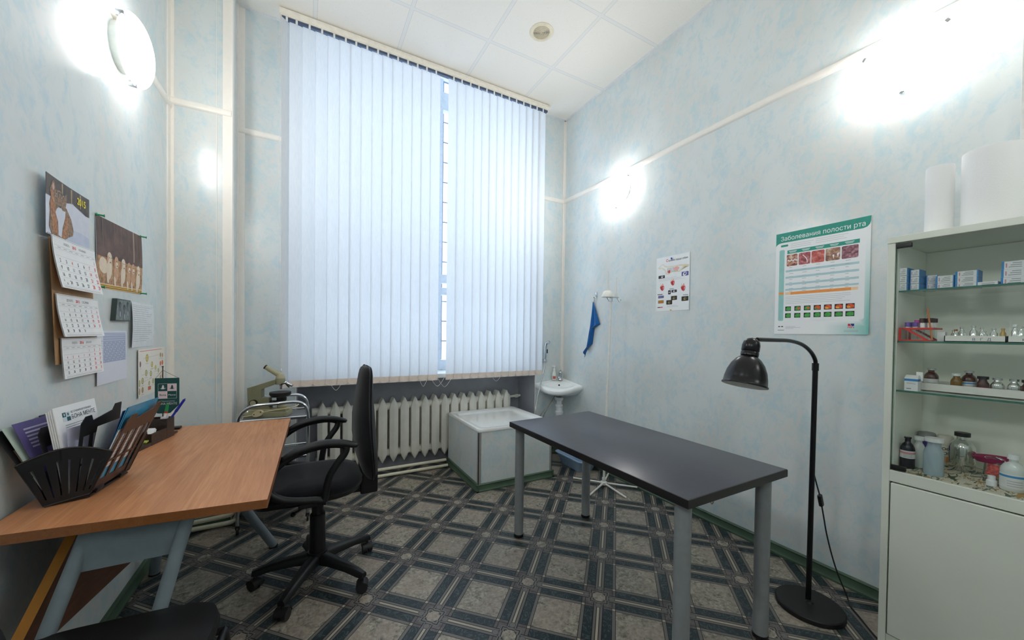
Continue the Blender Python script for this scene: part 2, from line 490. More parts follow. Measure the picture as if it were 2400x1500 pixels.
m = MB().box(PX-0.045, PX, PY-0.007, PY, 0, CH).box(PX, PX+0.007, PY-0.007, PY+0.05, 0, CH)
struct('trim_10', m, M_TRIM, smooth=0)
corner('trim_11', PX, YB, 1, -1, 0.045, 0.03)
struct('trim_12', MB().box(NX0-0.008, NX0, YB-0.003, YB, 0, CH).box(NX1, NX1+0.008, YB-0.003, YB, 0, CH), M_TRIM, smooth=0)
struct('trim_13', MB().box(PX-0.078, PX-0.075, PY-0.004, PY, 0, CH), M_TRIM, smooth=0)
# shadow-gap angle round the ceiling
M_ANGLE = plain('ceiling_angle', (226, 226, 228), 0.5)
struct('trim_14', MB().box(XR-0.022, XR, YF, YB, CH-0.004, CH).box(PX, XR, YB-0.022, YB, CH-0.004, CH).box(XL, XL+0.022, YF, PY, CH-0.004, CH), M_ANGLE, smooth=0)
# green skirting
def skirt(name, a, b, nrm, h=0.062, d=0.02):
    (nx, ny) = nrm; loops = []
    prof = [(0, 0), (d, 0), (d, 0.010), (d*0.62, 0.020), (d*0.5, h-0.014), (d*0.75, h-0.006), (d*0.5, h), (0, h)]
    for px, py in (a, b): loops.append([(px+nx*q, py+ny*q, z) for q, z in prof])
    return struct(name, MB().loft(loops), M_GREEN, smooth=35)
skirt('baseboard_right', (XR, YF), (XR, YB), (-1, 0))
skirt('baseboard_left', (XL, YF), (XL, PY), (1, 0))
skirt('baseboard_pier', (XL+0.02, PY), (PX, PY), (0, -1))
skirt('baseboard_back', (NX1+0.01, YB), (XR-0.02, YB), (0, -1))
# ================================================================ wall lamps
M_LAMP = NT('lit_opal_glass')
M_LAMP.base(lin(255, 250, 240)); M_LAMP.set(Roughness=0.3)
M_LAMP.b.inputs['Emission Color'].default_value = (1.0, 0.975, 0.94, 1); M_LAMP.b.inputs['Emission Strength'].default_value = LAMP
M_LAMP = M_LAMP.m
def wall_lamp(x, nx, y, z, label, r=0.15):
    t = thing('wall_lamp', label, 'lamp', (x, y, z), 'round wall lamps')
    F = frame((x+nx*0.0, y, z), (nx, 0, 0), (0, 0, 1))
    MB(F).lathe([(0.0, 0), (0.10, 0), (0.10, 0.030), (r-0.018, 0.034), (r-0.012, 0.0465), (0.0, 0.0465)], 40).build('base_plate', M_WHITE, t)
    pr = [(r-0.0115, 0.0475), (r-0.003, 0.0485), (r, 0.053)]
    for i in range(1, 11): a = PI/2*i/10; pr.append((r*math.cos(a)+1e-4, 0.050+0.062*math.sin(a)))
    MB(F).lathe([(0.02, 0.047)]+pr, 40).build('glass_shade', M_LAMP, t)
    for a in (0.52, -0.52+0.0, PI):     # three chrome clips
        a = {0.52: PI/3, -0.52: -PI/3, PI: PI}[a]
        cx, cy = math.cos(a), math.sin(a)
        g = MB(F); R = frame((cx*r, cy*r, 0.045), (0, 0, 1), (cx, cy, 0))
        g.rbox(-0.012, 0.010, -0.009, 0.009, -0.014, 0.016, 0.003, R); g.rbox(-0.022, 0.0, -0.007, 0.007, 0.010, 0.017, 0.002, R)
        g.build('clip', M_CHROME, t)
    return t
wall_lamp(XR, -1, 2.412, 2.54, 'lit round wall lamp on the right wall near the window corner')
wall_lamp(XR, -1, 0.645, 2.545, 'lit round wall lamp high on the right wall near the cabinet')
wall_lamp(XL, 1, 0.62, 2.53, 'added round wall lamp on the left wall, unseen beyond the left picture edge')  # unseen lamp, added to even out the light in the foreground
wall_lamp(XR, -1, -0.75, 2.545, 'added round wall lamp on the right wall, unseen behind the viewer')  # added out of view to brighten the foreground
wall_lamp(XL, 1, -0.75, 2.53, 'added round wall lamp on the left wall, unseen behind the viewer')  # another unseen lamp added as fill light from behind
wall_lamp(XL, 1, 2.30, 2.53, 'lit round wall lamp on the left wall above the calendars')
# ================================================================ vertical blind
def blind_fabric():
    t = NT('blind_fabric'); nt = t.t; nt.nodes.remove(t.b); x, y, z = t.xyz()
    n = t.noise(t.vec(x*60, y*60, z*3), 6, 3)
    c = t.ramp(n, [(0.3, lin(220, 222, 226)), (0.7, lin(230, 232, 235))])
    d = nt.nodes.new('ShaderNodeBsdfDiffuse'); tr = nt.nodes.new('ShaderNodeBsdfTranslucent')
    nt.links.new(c, d.inputs[0]); nt.links.new(c, tr.inputs[0])
    mx = nt.nodes.new('ShaderNodeMixShader'); mx.inputs[0].default_value = 0.42
    nt.links.new(d.outputs[0], mx.inputs[1]); nt.links.new(tr.outputs[0], mx.inputs[2])
    nt.links.new(mx.outputs[0], nt.nodes['Material Output'].inputs[0]); return t.m
M_BLIND = blind_fabric()
M_BPOCKET = plain('blind_weight_pocket', (226, 212, 202), 0.8)
BY = 3.10
bl = thing('vertical_blind', 'tall white vertical blind covering the window, parted right of its middle', 'blind', (1.0, BY, 0.82))
m = MB().rbox(-0.178, 2.125, BY-0.028, BY+0.022, 3.502, 3.545, 0.006)
m.box(-0.17, 2.11, BY-0.022, BY+0.016, 3.496, 3.503)
m.build('head_rail', plain('cream_rail', (238, 232, 220), 0.35), bl)
MB().box(-0.165, 2.105, BY-0.016, BY+0.012, 3.480, 3.4955).build('rail_channel', plain('dark_rail_slot', (70, 84, 108), 0.5), bl, smooth=0)
BX = [-0.157, -0.114, -0.032, 0.049, 0.13, 0.21, 0.284, 0.364, 0.444, 0.522, 0.599, 0.679, 0.758, 0.836, 0.917]
BX2 = [1.075, 1.151, 1.233, 1.313, 1.392, 1.467, 1.545, 1.625, 1.704, 1.784, 1.86, 1.936, 2.008]
M_CLIP = plain('clear_plastic_clip', (225, 226, 226), 0.3)
VB, VT, VW = 0.858, 3.474, 0.089
centers = []
for k, x0 in enumerate(BX+BX2):
    right = k >= len(BX)
    xc = x0+0.043; a0 = math.radians(7+rnd(-1.5, 1.5)); a1 = a0+math.radians(rnd(0, 3.5) if right else rnd(-1, 1.5))
    if k == 0: xc = x0+0.025; a0 = a1 = math.radians(48)
    if k == 14: a0 = a1 = math.radians(4)
    centers.append(xc)
    def vane(u, v, z0, z1, off=0.0):
        z = z0+(z1-z0)*v; q = (z-VB)/(VT-VB); a = a1+(a0-a1)*q
        s = (u-0.5)*VW; b = 0.004*(1-(2*u-1)**2)+off
        return (xc+s*math.cos(a)+b*math.sin(a), BY+s*math.sin(a)-b*math.cos(a), z)
    vo = MB().grid(lambda u, v: vane(u, v, VB, VT), 4, 10).build('vane', M_BLIND, bl)
    MB().grid(lambda u, v: vane(u*0.996+0.002, v, VB+0.002, VB+0.05, 0.0016), 4, 1).grid(lambda u, v: vane(u*0.996+0.002, v, VB+0.002, VB+0.05, -0.0016), 4, 1).build('weight_pocket', M_BPOCKET, vo)
    MB().rbox(xc-0.007, xc+0.007, BY-0.020, BY-0.014, VT-0.010, 3.497, 0.002).build('hanger', M_CLIP, vo)
M_CHAIN = plain('blind_chain', (226, 222, 218), 0.4)
ch = MB()
for k in range(len(centers)-1):
    a, b = centers[k], centers[k+1]
    if k == 14: continue
    ch.tube([(a+0.03, BY-0.010, VB+0.028), (a+0.042, BY-0.012, VB+0.012), ((a+b)/2+0.03, BY-0.013, VB+0.003), (b+0.02, BY-0.012, VB+0.010), (b+0.032, BY-0.010, VB+0.028)], 0.0011, 5, 3)
for a, b, dp in ((0.16, 0.24, 0.036), (0.84, 0.91, 0.045), (0.94, 1.06, 0.05), (1.0, 1.13, 0.06), (1.52, 1.62, 0.035)):
    ch.tube([(a, BY-0.012, VB+0.02), ((a*3+b)/4, BY-0.012, VB-dp*0.5), ((a+b)/2, BY-0.012, VB-dp), ((a+3*b)/4, BY-0.012, VB-dp*0.5), (b, BY-0.012, VB+0.02)], 0.0013, 5, 3)
ch.build('link_chain', M_CHAIN, bl)
m = MB().tube([(-0.172, BY-0.02, 3.50), (-0.174, BY-0.02, 2.4), (-0.170, BY-0.02, 0.95)], 0.0016, 6).tube([(-0.163, BY-0.03, 3.50), (-0.160, BY-0.03, 2.4), (-0.158, BY-0.03, 1.0)], 0.0013, 6)
m.ball((-0.158, BY-0.03, 0.99), 0.006, 0.006, 0.012)
m.build('control_cord', M_CHAIN, bl)
# ================================================================ cast-iron radiator in the niche
M_RAD = plain('radiator_enamel', (226, 224, 214), 0.38, var=0.05, scale=12)
rad = thing('radiator', 'old white cast-iron sectional radiator in the niche under the window', 'radiator', (0.95, 3.48, 0.08))
RX0, NR = 0.121, 19; RP = 0.0975
for k in range(NR):
    x = RX0+k*RP; s = MB(); hw = 0.036
    loops = []
    for z, f, yy in ((0.088, 0.06, 3.435), (0.126, 0.62, 3.422), (0.168, 1.0, 3.415), (0.585, 1.0, 3.415), (0.622, 0.66, 3.422), (0.668, 0.06, 3.438)):
        w_ = hw*f+0.002; d_ = 0.016*(1 if f > 0.2 else 0.5)
        loops.append([(x-w_, yy+d_, z), (x-0.004*f, yy, z), (x+0.004*f, yy, z), (x+w_, yy+d_, z), (x+w_, 3.535, z), (x-w_, 3.535, z)])
    s.loft(loops)
    for z in (0.168, 0.590): s.cyl((x-RP/2, 3.482, z), (x+RP/2, 3.482, z), 0.034, seg=14)
    s.build('section', M_RAD, rad, bevel=0.002, smooth=45)
MB().cyl((RX0-RP/2-0.03, 3.482, 0.59), (RX0-RP/2, 3.482, 0.59), 0.036, seg=14).build('end_plug', M_RAD, rad)
m = MB()
m.cyl((RX0+NR*RP-RP/2, 3.482, 0.59), (NX1-0.03, 3.482, 0.595), 0.013, seg=12).cyl((2.00, 3.482, 0.592), (2.035, 3.482, 0.593), 0.02, seg=8)
m.build('supply_pipe', M_RAD, rad)
for z in (0.13, 0.62):
    for k in (1, 9, 17): MB().cyl((RX0+k*RP, 3.53, z-0.02), (RX0+k*RP, 3.558, z-0.02), 0.01, seg=8).build('wall_bracket', M_RAD, rad)
# heating pipes on the floor
M_PIPE = plain('pipe_paint', (216, 212, 190), 0.45)
def pipe(label, pts, r=0.013):
    o = MB().tube(pts, r, 12, 4).build('heating_pipe', M_PIPE, origin=(pts[0][0], pts[0][1], 0)); tag(o, label, 'pipe', 'heating pipes along the floor'); return o
pipe('upper cream heating pipe running along the floor under the radiator', [(-0.04, 3.365, 0.058), (0.5, 3.365, 0.058), (1.18, 3.365, 0.056)], 0.014)
pipe('lower cream heating pipe running along the floor under the radiator', [(-0.04, 3.315, 0.020), (0.5, 3.315, 0.020), (1.18, 3.315, 0.020)], 0.014)
pipe('upper cream heating pipe round the pier under the desk', [(-0.72, 2.95, 0.058), (-0.46, 2.95, 0.066), (-0.415, 2.965, 0.078), (-0.405, 3.08, 0.09), (-0.405, 3.20, 0.09)], 0.014)
pipe('lower cream heating pipe round the pier under the desk', [(-0.72, 2.935, 0.024), (-0.47, 2.935, 0.024), (-0.415, 2.96, 0.024), (-0.405, 3.08, 0.024), (-0.405, 3.20, 0.024)], 0.014)
# ================================================================ raised shower tray
M_CERAM = plain('white_enamel', (244, 246, 246), 0.12, var=0.02, coat=0.3)
M_STRIP = plain('grey_corner_strip', (150, 148, 146), 0.35)
BX0, BX1, BY0, BY1, BZ = 1.215, 1.925, 2.687, 3.40, 0.472
tub = thing('shower_tray', 'raised white wash tray boxed in with marbled panels and green plinth', 'tub', ((BX0+BX1)/2, (BY0+BY1)/2, 0))
m = MB().box(BX0, BX0+0.02, BY0, BY1, 0.0, BZ).box(BX0+0.02, BX1-0.02, BY0, BY0+0.02, 0, BZ).box(BX1-0.02, BX1, BY0, BY1, 0, BZ).box(BX0+0.02, BX1-0.02, BY1-0.02, BY1, 0, BZ)
m.build('panel_surround', M_PANEL, tub, smooth=0)
# enamel tray: rim, sloped walls and floor
def rr(x0, x1, y0, y1, r, z): return [(p[0], p[1], z) for p in rrect(x0, y0, x1, y1, r, 5)]
m = MB(); e = 0.004
m.loft([rr(BX0-e, BX1+e, BY0-e, BY1+e, 0.03, BZ+0.002), rr(BX0-e-0.004, BX1+e+0.004, BY0-e-0.004, BY1+e+0.004, 0.034, BZ+0.014), rr(BX0-e, BX1+e, BY0-e, BY1+e, 0.034, BZ+0.028), rr(BX0+0.045, BX1-0.045, BY0+0.045, BY1-0.045, 0.05, BZ+0.026), rr(BX0+0.06, BX1-0.06, BY0+0.06, BY1-0.06, 0.06, BZ+0.012), rr(BX0+0.10, BX1-0.10, BY0+0.10, BY1-0.10, 0.07, BZ-0.105), rr(BX0+0.14, BX1-0.14, BY0+0.14, BY1-0.14, 0.06, BZ-0.115)])
m.build('basin', M_CERAM, tub, smooth=50)
m = MB().box(BX0-0.003, BX0+0.022, BY0-0.003, BY0+0.002, 0.03, BZ).box(BX0-0.003, BX0+0.002, BY0-0.003, BY0+0.022, 0.03, BZ)
m.build('corner_strip', M_STRIP, tub, smooth=0)
MB().box(BX1-0.02, BX1+0.003, BY0-0.003, BY0+0.002, 0.03, BZ).box(BX1-0.002, BX1+0.003, BY0-0.003, BY0+0.02, 0.03, BZ).build('corner_strip', M_STRIP, tub, smooth=0)
m = MB(); h, d = 0.062, 0.02
prof = [(0, 0), (d, 0), (d, 0.010), (d*0.62, 0.020), (d*0.5, h-0.014), (d*0.75, h-0.006), (d*0.5, h), (0, h)]
for (a, b, n) in (((BX0-d, BY0), (BX1+d, BY0), (0, -1)), ((BX0, BY1), (BX0, BY0-d), (-1, 0)), ((BX1, BY1), (BX1, BY0-d), (1, 0))):
    m.loft([[(p[0]+n[0]*q, p[1]+n[1]*q, z) for q, z in prof] for p in (a, b)])
m.build('plinth', M_GREEN, tub, smooth=35)
MB().lathe([(0.0, 0), (0.028, 0), (0.03, 0.003), (0.022, 0.005), (0.0, 0.005)], 20, Matrix.Translation((1.60, 3.02, BZ-0.112))).build('drain', M_CHROME, tub)
tag(MB().grid(lambda u, v: (1.615+0.036*math.cos(2*PI*u)*v, 2.885+0.020*math.sin(2*PI*u)*v, BZ-0.09+0.006*math.sin(5*PI*u)*v), 16, 4).build('soap', plain('green_soap', (120, 205, 60), 0.4), origin=(1.615, 2.885, BZ-0.11), solid=0.012), 'small bright green sponge lying in the white wash tray', 'sponge')
# ================================================================ hand shower on the back wall
sh = thing('hand_shower', 'chrome hand shower in a holder on the wall beside the blind', 'shower', (2.19, YB, 0.97))
MB().tube([(2.187, 3.188, 0.985), (2.186, 3.180, 1.05), (2.186, 3.178, 1.13), (2.191, 3.172, 1.170), (2.201, 3.162, 1.185)], [0.010, 0.0115, 0.013, 0.0145, 0.0155], 12, 4).build('handset', M_CHROME, sh)
MB().cyl((2.201, 3.164, 1.181), (2.209, 3.144, 1.189), 0.018, 0.016).build('spray_head', M_CHROME, sh)
MB().rbox(2.170, 2.203, 3.168, 3.233, 0.975, 1.008, 0.006).build('wall_holder', M_CHROME, sh)
MB().rbox(2.199, 2.208, 3.170, 3.187, 1.07, 1.112, 0.003).build('trigger', M_BLACK, sh)
MB().tube([(2.187, 3.188, 0.98), (2.17, 3.17, 0.92), (2.105, 3.13, 0.79), (2.01, 3.05, 0.65), (1.955, 3.0, 0.53), (1.95, 3.0, 0.40), (1.96, 3.05, 0.22), (2.0, 3.15, 0.06)], 0.0065, 10, 6).build('hose', plain('braided_hose', (178, 178, 176), 0.25, 0.85, var=0.2, scale=300), sh)
# ================================================================ corner wash basin
sk = thing('wash_basin', 'white corner wash basin with chrome tap beside the window', 'sink', (XR-0.17, YB-0.17, 0.5))
C = Vector((XR, YB, 0)); L = 0.345
def tri(l, ch, z, inset=0.0, bow=0.0):
    """corner basin outline: two wall sides, a front with cut corners and a bowed middle"""
    i = inset
    p = [(-i*1.2, -i*1.2), (-l+i*0.6, -i), (-l+i*0.4, -ch+i*0.4)]
    n = 7
    a = Vector((-l+i*0.4, -ch+i*0.4)); b = Vector((-ch+i*0.4, -l+i*0.4)); mid = (a+b)/2; nn = Vector((-1, -1)).normalized()
    for k in range(1, n):
        t_ = k/n; q = a.lerp(b, t_)+nn*((bow-i*0.45)*(math.sin(PI*t_))**0.75); p.append((q.x, q.y))
    p += [(-ch+i*0.4, -l+i*0.4), (-i, -l+i*0.6)]
    return [(C.x+x-0.002, C.y+y-0.002, z+((0.03-0.19*(-x-y)/1.414) if z > 0.7 else 0)) for x, y in p]
m = MB()
m.loft([tri(0.16, 0.06, 0.615, 0.02, 0.02), tri(0.27, 0.09, 0.655, 0.0, 0.07), tri(L-0.01, 0.10, 0.725, 0, 0.115), tri(L, 0.10, 0.742, 0, 0.125), tri(L, 0.10, 0.765, 0, 0.125), tri(L-0.006, 0.10, 0.772, 0.004, 0.122), tri(L-0.03, 0.10, 0.772, 0.045, 0.10), tri(L-0.04, 0.10, 0.762, 0.06, 0.09), tri(L-0.09, 0.10, 0.70, 0.075, 0.06), tri(L-0.16, 0.08, 0.675, 0.07, 0.02)])
m.build('bowl', M_CERAM, sk, smooth=50)
MB().ball((2.305, 3.098, 0.742), 0.009, 0.009, 0.009).build('overflow_hole', M_BLACK, sk)
tp = MB(); tx, ty = 2.372, 3.165
tp.lathe([(0.0, 0), (0.024, 0), (0.024, 0.006), (0.019, 0.012), (0.019, 0.05), (0.021, 0.055), (0.021, 0.085), (0.016, 0.096), (0.0, 0.098)], 20, Matrix.Translation((tx, ty, 0.783)))
tp.tube([(tx, ty, 0.822), (tx-0.035, ty-0.035, 0.834), (tx-0.07, ty-0.07, 0.824), (tx-0.072, ty-0.072, 0.812)], [0.014, 0.013, 0.012, 0.012], 12, 4)
tp.build('tap', M_CHROME, sk)
MB().tube([(tx, ty, 0.878), (tx-0.02, ty-0.02, 0.892), (tx-0.06, ty-0.06, 0.90)], [0.012, 0.009, 0.008], 10, 3).build('tap_lever', M_CHROME, sk)
sx, sy = 2.298, 3.085
MB().lathe([(0.0, 0.30), (0.03, 0.30), (0.036, 0.34), (0.036, 0.44), (0.042, 0.455), (0.042, 0.475), (0.032, 0.48), (0.032, 0.52), (0.038, 0.525), (0.038, 0.545), (0.026, 0.55), (0.026, 0.585), (0.040, 0.59), (0.044, 0.618), (0.0, 0.62)], 22, Matrix.Translation((sx, sy, 0))).build('siphon', plain('white_plastic', (224, 226, 228), 0.3), sk)
MB().tube([(sx, sy, 0.32), (sx+0.01, sy+0.02, 0.27), (sx+0.05, sy+0.06, 0.25), (XR-0.01, YB-0.06, 0.25)], 0.018, 10, 4).build('waste_pipe', _mats['white_plastic'], sk)
m = MB()
for q in (0.0, 0.02): m.tube([(tx-0.02-q, ty-0.01+q, 0.66), (2.27-q, 3.17, 0.55), (2.19-q*2, 3.19, 0.44), (2.17-q*2, 3.20, 0.36)], 0.005, 8, 4)
m.build('flexible_hose', _mats['braided_hose'], sk)
# soap bottle on the basin
sb = thing('soap_bottle', 'white pump bottle standing behind the tap of the basin', 'bottle', (2.31, 3.192, 0.784))
MB(Matrix.Translation((2.31, 3.192, 0.786))).lathe([(0.0, 0), (0.021, 0), (0.024, 0.004), (0.024, 0.06), (0.018, 0.085), (0.010, 0.098), (0.010, 0.106), (0.0, 0.106)], 20).build('body', plain('milky_plastic', (228, 234, 226), 0.25), sb)
m = MB(Matrix.Translation((2.31, 3.192, 0.786))).lathe([(0.0, 0.106), (0.012, 0.106), (0.012, 0.118), (0.006, 0.120), (0.006, 0.134), (0.012, 0.136), (0.012, 0.148), (0.0, 0.15)], 14)
m.rbox(2.28, 2.31, 3.186, 3.198, 0.928, 0.936, 0.002, Matrix.Translation((-2.31, -3.192, -0.786)) )
m.build('pump', plain('white_pump', (240, 240, 240), 0.3), sb)
MB(Matrix.Translation((2.31, 3.192, 0.786))).grid(lambda u, v: (0.0245*math.cos(-2.9+u*1.3), 0.0245*math.sin(-2.9+u*1.3), 0.012+v*0.03), 8, 1).build('paper_label', plain('red_white_label', (196, 90, 84), 0.5, var=0.4, scale=90), sb)
# bucket and basin on the floor behind
bk = thing('bucket', 'small dark grey bucket on the floor under the basin', 'bucket', (2.105, 3.085, 0))
M_BKT = plain('grey_plastic_bucket', (88, 92, 100), 0.45)
MB(Matrix.Translation((2.105, 3.085, 0))).lathe([(0.0, 0.001), (0.055, 0.001), (0.062, 0.02), (0.075, 0.15), (0.081, 0.152), (0.081, 0.16), (0.071, 0.16), (0.058, 0.02), (0.0, 0.015)], 24).build('pail', M_BKT, bk)
MB().tube([(2.105-0.08, 3.085, 0.15), (2.105-0.06, 3.055, 0.20), (2.105, 3.035, 0.225), (2.105+0.06, 3.055, 0.20), (2.105+0.08, 3.085, 0.15)], 0.004, 8, 4).build('handle', M_CHROME, bk)
tb = MB(); tcx, tcy = 2.30, 2.79
def tr_(hx, hy, r, z): return [(tcx+p[0], tcy+p[1], z) for p in rrect(-hx, -hy, hx, hy, r, 5)]
tb.loft([tr_(0.085, 0.15, 0.04, 0.001), tr_(0.115, 0.20, 0.05, 0.10), tr_(0.128, 0.213, 0.055, 0.104), tr_(0.128, 0.213, 0.055, 0.112), tr_(0.112, 0.196, 0.048, 0.112), tr_(0.080, 0.145, 0.036, 0.006)])
tag(tb.build('wash_bowl', plain('pale_blue_plastic', (150, 176, 204), 0.35), origin=(tcx, tcy, 0), smooth=50), 'pale blue plastic bowl on the floor by the right wall', 'bowl')
# ================================================================ examination table
M_TOP = plain('dark_laminate', (66, 66, 74), 0.30, var=0.06, scale=60)
M_EDGE = plain('black_edge_band', (32, 30, 32), 0.35)
TZ = 0.72
et = thing('examination_table', 'long dark grey table on four grey tube legs', 'table', (1.45, 1.42, 0))
Q = [(1.130, 0.790), (1.772, 0.789), (1.795, 2.055), (1.122, 2.018)]
m = MB(); ins = lambda d: [(x+(d if x < 1.45 else -d), y+(d if y < 1.4 else -d)) for x, y in Q]
m.m(1).loft([[(x, y, z) for x, y in ins(i)] for z, i in ((TZ-0.033, 0.002), (TZ-0.031, 0), (TZ-0.006, 0), (TZ-0.002, 0.001), (TZ-0.0005, 0.004))], cap=False)
m.poly([(x, y, TZ-0.033) for x, y in ins(0.002)][::-1]); m.m(0).poly([(x, y, TZ) for x, y in ins(0.004)])
m.v[-4:] = [Vector((p.x, p.y, TZ-0.0005)) for p in m.v[-4:]]
m.build('tabletop', [M_TOP, M_EDGE], et, smooth=35)
M_LEG = plain('grey_leg_paint', (132, 136, 138), 0.32)
for x, y in ((1.18, 0.845), (1.70, 0.845), (1.72, 1.985), (1.18, 1.985)):
    lg = MB().cyl((x, y, 0.018), (x, y, TZ-0.033), 0.0285, seg=28).build('leg', M_LEG, et)
    MB().lathe([(0.0, 0.0), (0.026, 0.0), (0.030, 0.004), (0.030, 0.018), (0.0, 0.018)], 24, Matrix.Translation((x, y, 0))).build('foot', M_BLACK, lg)
for x in (1.30, 1.645):
    m = MB(); m.tube([(x+0.009*math.cos(2*PI*k/14), 0.815, TZ-0.044+0.014*math.sin(2*PI*k/14)) for k in range(14)], 0.0018, 6, closed=True)
    m.build('hook_ring', plain('steel_ring', (150, 140, 120), 0.3, 0.8), et)
# ================================================================ drip stand
iv = thing('drip_stand', 'slender white drip stand on five legs by the right wall', 'stand', (2.207, 2.324, 0))
M_IV = plain('white_stand_paint', (232, 230, 224), 0.4)
tpx = 2.262
MB().tube([(2.207, 2.324, 0.035), (2.236, 2.327, 0.85)], 0.0105, 12).tube([(2.236, 2.327, 0.83), (tpx, 2.329, 1.565)], 0.0085, 12).build('pole', M_IV, iv)
MB(Matrix.Translation((2.207, 2.324, 0))).lathe([(0.0, 0.012), (0.028, 0.012), (0.030, 0.02), (0.028, 0.034), (0.014, 0.04), (0.014, 0.07), (0.0, 0.07)], 20).build('hub', M_IV, iv)
for a in (203, 266, 322, 38, 120):
    c_, s_ = math.cos(math.radians(a)), math.sin(math.radians(a))
    MB().tube([(2.207+0.022*c_, 2.324+0.022*s_, 0.024), (2.207+0.27*c_, 2.324+0.27*s_, 0.008)], 0.0075, 10).build('leg', M_IV, iv)
m = MB().cyl((tpx-0.085, 2.335, 1.585), (tpx+0.07, 2.315, 1.588), 0.005, seg=10).cyl((tpx, 2.329, 1.55), (tpx, 2.329, 1.595), 0.013, seg=12)
m.build('crossbar', M_CHROME, iv)
for sgn, x in ((-1, tpx-0.055), (1, tpx+0.06)):
    m = MB().tube([(x, 2.325, 1.587), (x+0.012, 2.322, 1.565), (x+0.022, 2.32, 1.552), (x+0.036, 2.318, 1.558), (x+0.038, 2.318, 1.574)], 0.0028, 8, 4)
    m.build('hook', M_CHROME, iv)
m = MB(); m.lathe([(0.0, 0), (0.052, 0), (0.050, 0.012), (0.036, 0.045), (0.022, 0.055), (0.0, 0.055)], 20, Matrix.Translation((tpx-0.045, 2.326, 1.585)))
m.build('bottle_cup', M_IV, iv)
m = MB()
for x, z in ((tpx-0.05, 1.80), (tpx-0.038, 1.77), (tpx+0.052, 1.76)):
    m.tube([(x, 2.326, 1.60), (x+0.004, 2.326, z)], 0.003, 8)
m.lathe([(0.012, 0), (0.010, 0.04), (0.003, 0.09)], 10, Matrix.Translation((tpx+0.053, 2.326, 1.59)))
m.build('prong', M_IV, iv)
# ================================================================ floor lamp
M_LBLK = plain('black_lamp_enamel', (13, 14, 18), 0.26, var=0.1, spec=0.4)
lx, ly = 2.098, 0.838
fl = thing('floor_lamp', 'black reading floor lamp with bell shade and round base', 'lamp', (lx, ly, 0))
MB(Matrix.Translation((lx-0.012, ly-0.01, 0))).lathe([(0.0, 0.0), (0.128, 0.0), (0.131, 0.003), (0.131, 0.020), (0.127, 0.024), (0.016, 0.026), (0.012, 0.034), (0.0, 0.034)], 48).build('base', plain('black_base_powder', (17, 17, 19), 0.5), fl)
MB().cyl((lx, ly, 0.028), (lx+0.015, ly, 1.143), 0.0108, seg=16).build('pole', M_LBLK, fl)
AX = lx+0.015
sxp, szp = 1.585, 1.272
m = MB().tube([(AX, ly, 1.135), (AX-0.004, ly, 1.165), (AX-0.05, ly, 1.205), (AX-0.13, ly, 1.238), (AX-0.24, ly, 1.255), (AX-0.36, ly, 1.258), (sxp+0.03, ly, 1.26)], 0.0085, 12, 6)
m.cyl((AX, ly, 1.115), (AX, ly, 1.15), 0.0135, seg=14)
m.build('arm', M_LBLK, fl)
ax = Vector((math.sin(math.radians(15)), 0, math.cos(math.radians(15))))
F = frame((sxp-0.055, ly, szp-0.195), ax)
pr = [(0.0765, 0.0), (0.080, 0.001), (0.080, 0.006), (0.0765, 0.008), (0.0745, 0.03), (0.069, 0.058), (0.058, 0.086), (0.044, 0.106), (0.032, 0.117), (0.026, 0.120)]
inn = [(max(0.02, r-0.0016), z) for r, z in pr[3:]][::-1]
m = MB(F); m.m(0).lathe(pr, 44, cap=False); m.m(1).lathe(inn+[(0.0755, 0.004), (0.0765, 0.0)], 44, cap=False)
m.build('shade', [M_LBLK, plain('shade_white_lining', (226, 224, 218), 0.5)], fl, smooth=60)
MB(F).lathe([(0.026, 0.116), (0.0315, 0.122), (0.0315, 0.136), (0.029, 0.139), (0.0315, 0.142), (0.0315, 0.165), (0.028, 0.180), (0.016, 0.192), (0.004, 0.196), (0.0, 0.196)], 32).build('socket_cap', M_LBLK, fl)
MB(F).lathe([(0.0, 0.03), (0.014, 0.034), (0.024, 0.05), (0.026, 0.066), (0.018, 0.09), (0.013, 0.118)], 20).build('bulb', plain('frosted_bulb', (236, 234, 226), 0.25), fl)
M_CORD = plain('black_cord', (24, 26, 28), 0.45)
m = MB().tube([(lx+0.010, ly, 0.66), (2.137, 0.848, 0.639), (2.185, 0.850, 0.558), (2.218, 0.850, 0.499), (2.238, 0.850, 0.453), (2.243, 0.840, 0.382), (2.247, 0.830, 0.312), (2.252, 0.810, 0.218), (2.268, 0.790, 0.128), (2.276, 0.760, 0.047), (2.262, 0.738, 0.008), (2.225, 0.70, 0.005), (2.17, 0.65, 0.005), (2.126, 0.606, 0.005), (2.09, 0.56, 0.005), (2.07, 0.50, 0.005)], 0.0032, 8, 6)
cd = m.build('power_cord', M_CORD, fl)
MB(frame((2.230, 0.850, 0.470), (0.38, 0.0, -0.92), (0, 1, 0))).rbox(-0.008, 0.008, -0.011, 0.011, -0.032, 0.032, 0.005).rbox(-0.005, 0.005, -0.0135, -0.010, -0.012, 0.008, 0.001).build('inline_switch', M_BLACK, fl)
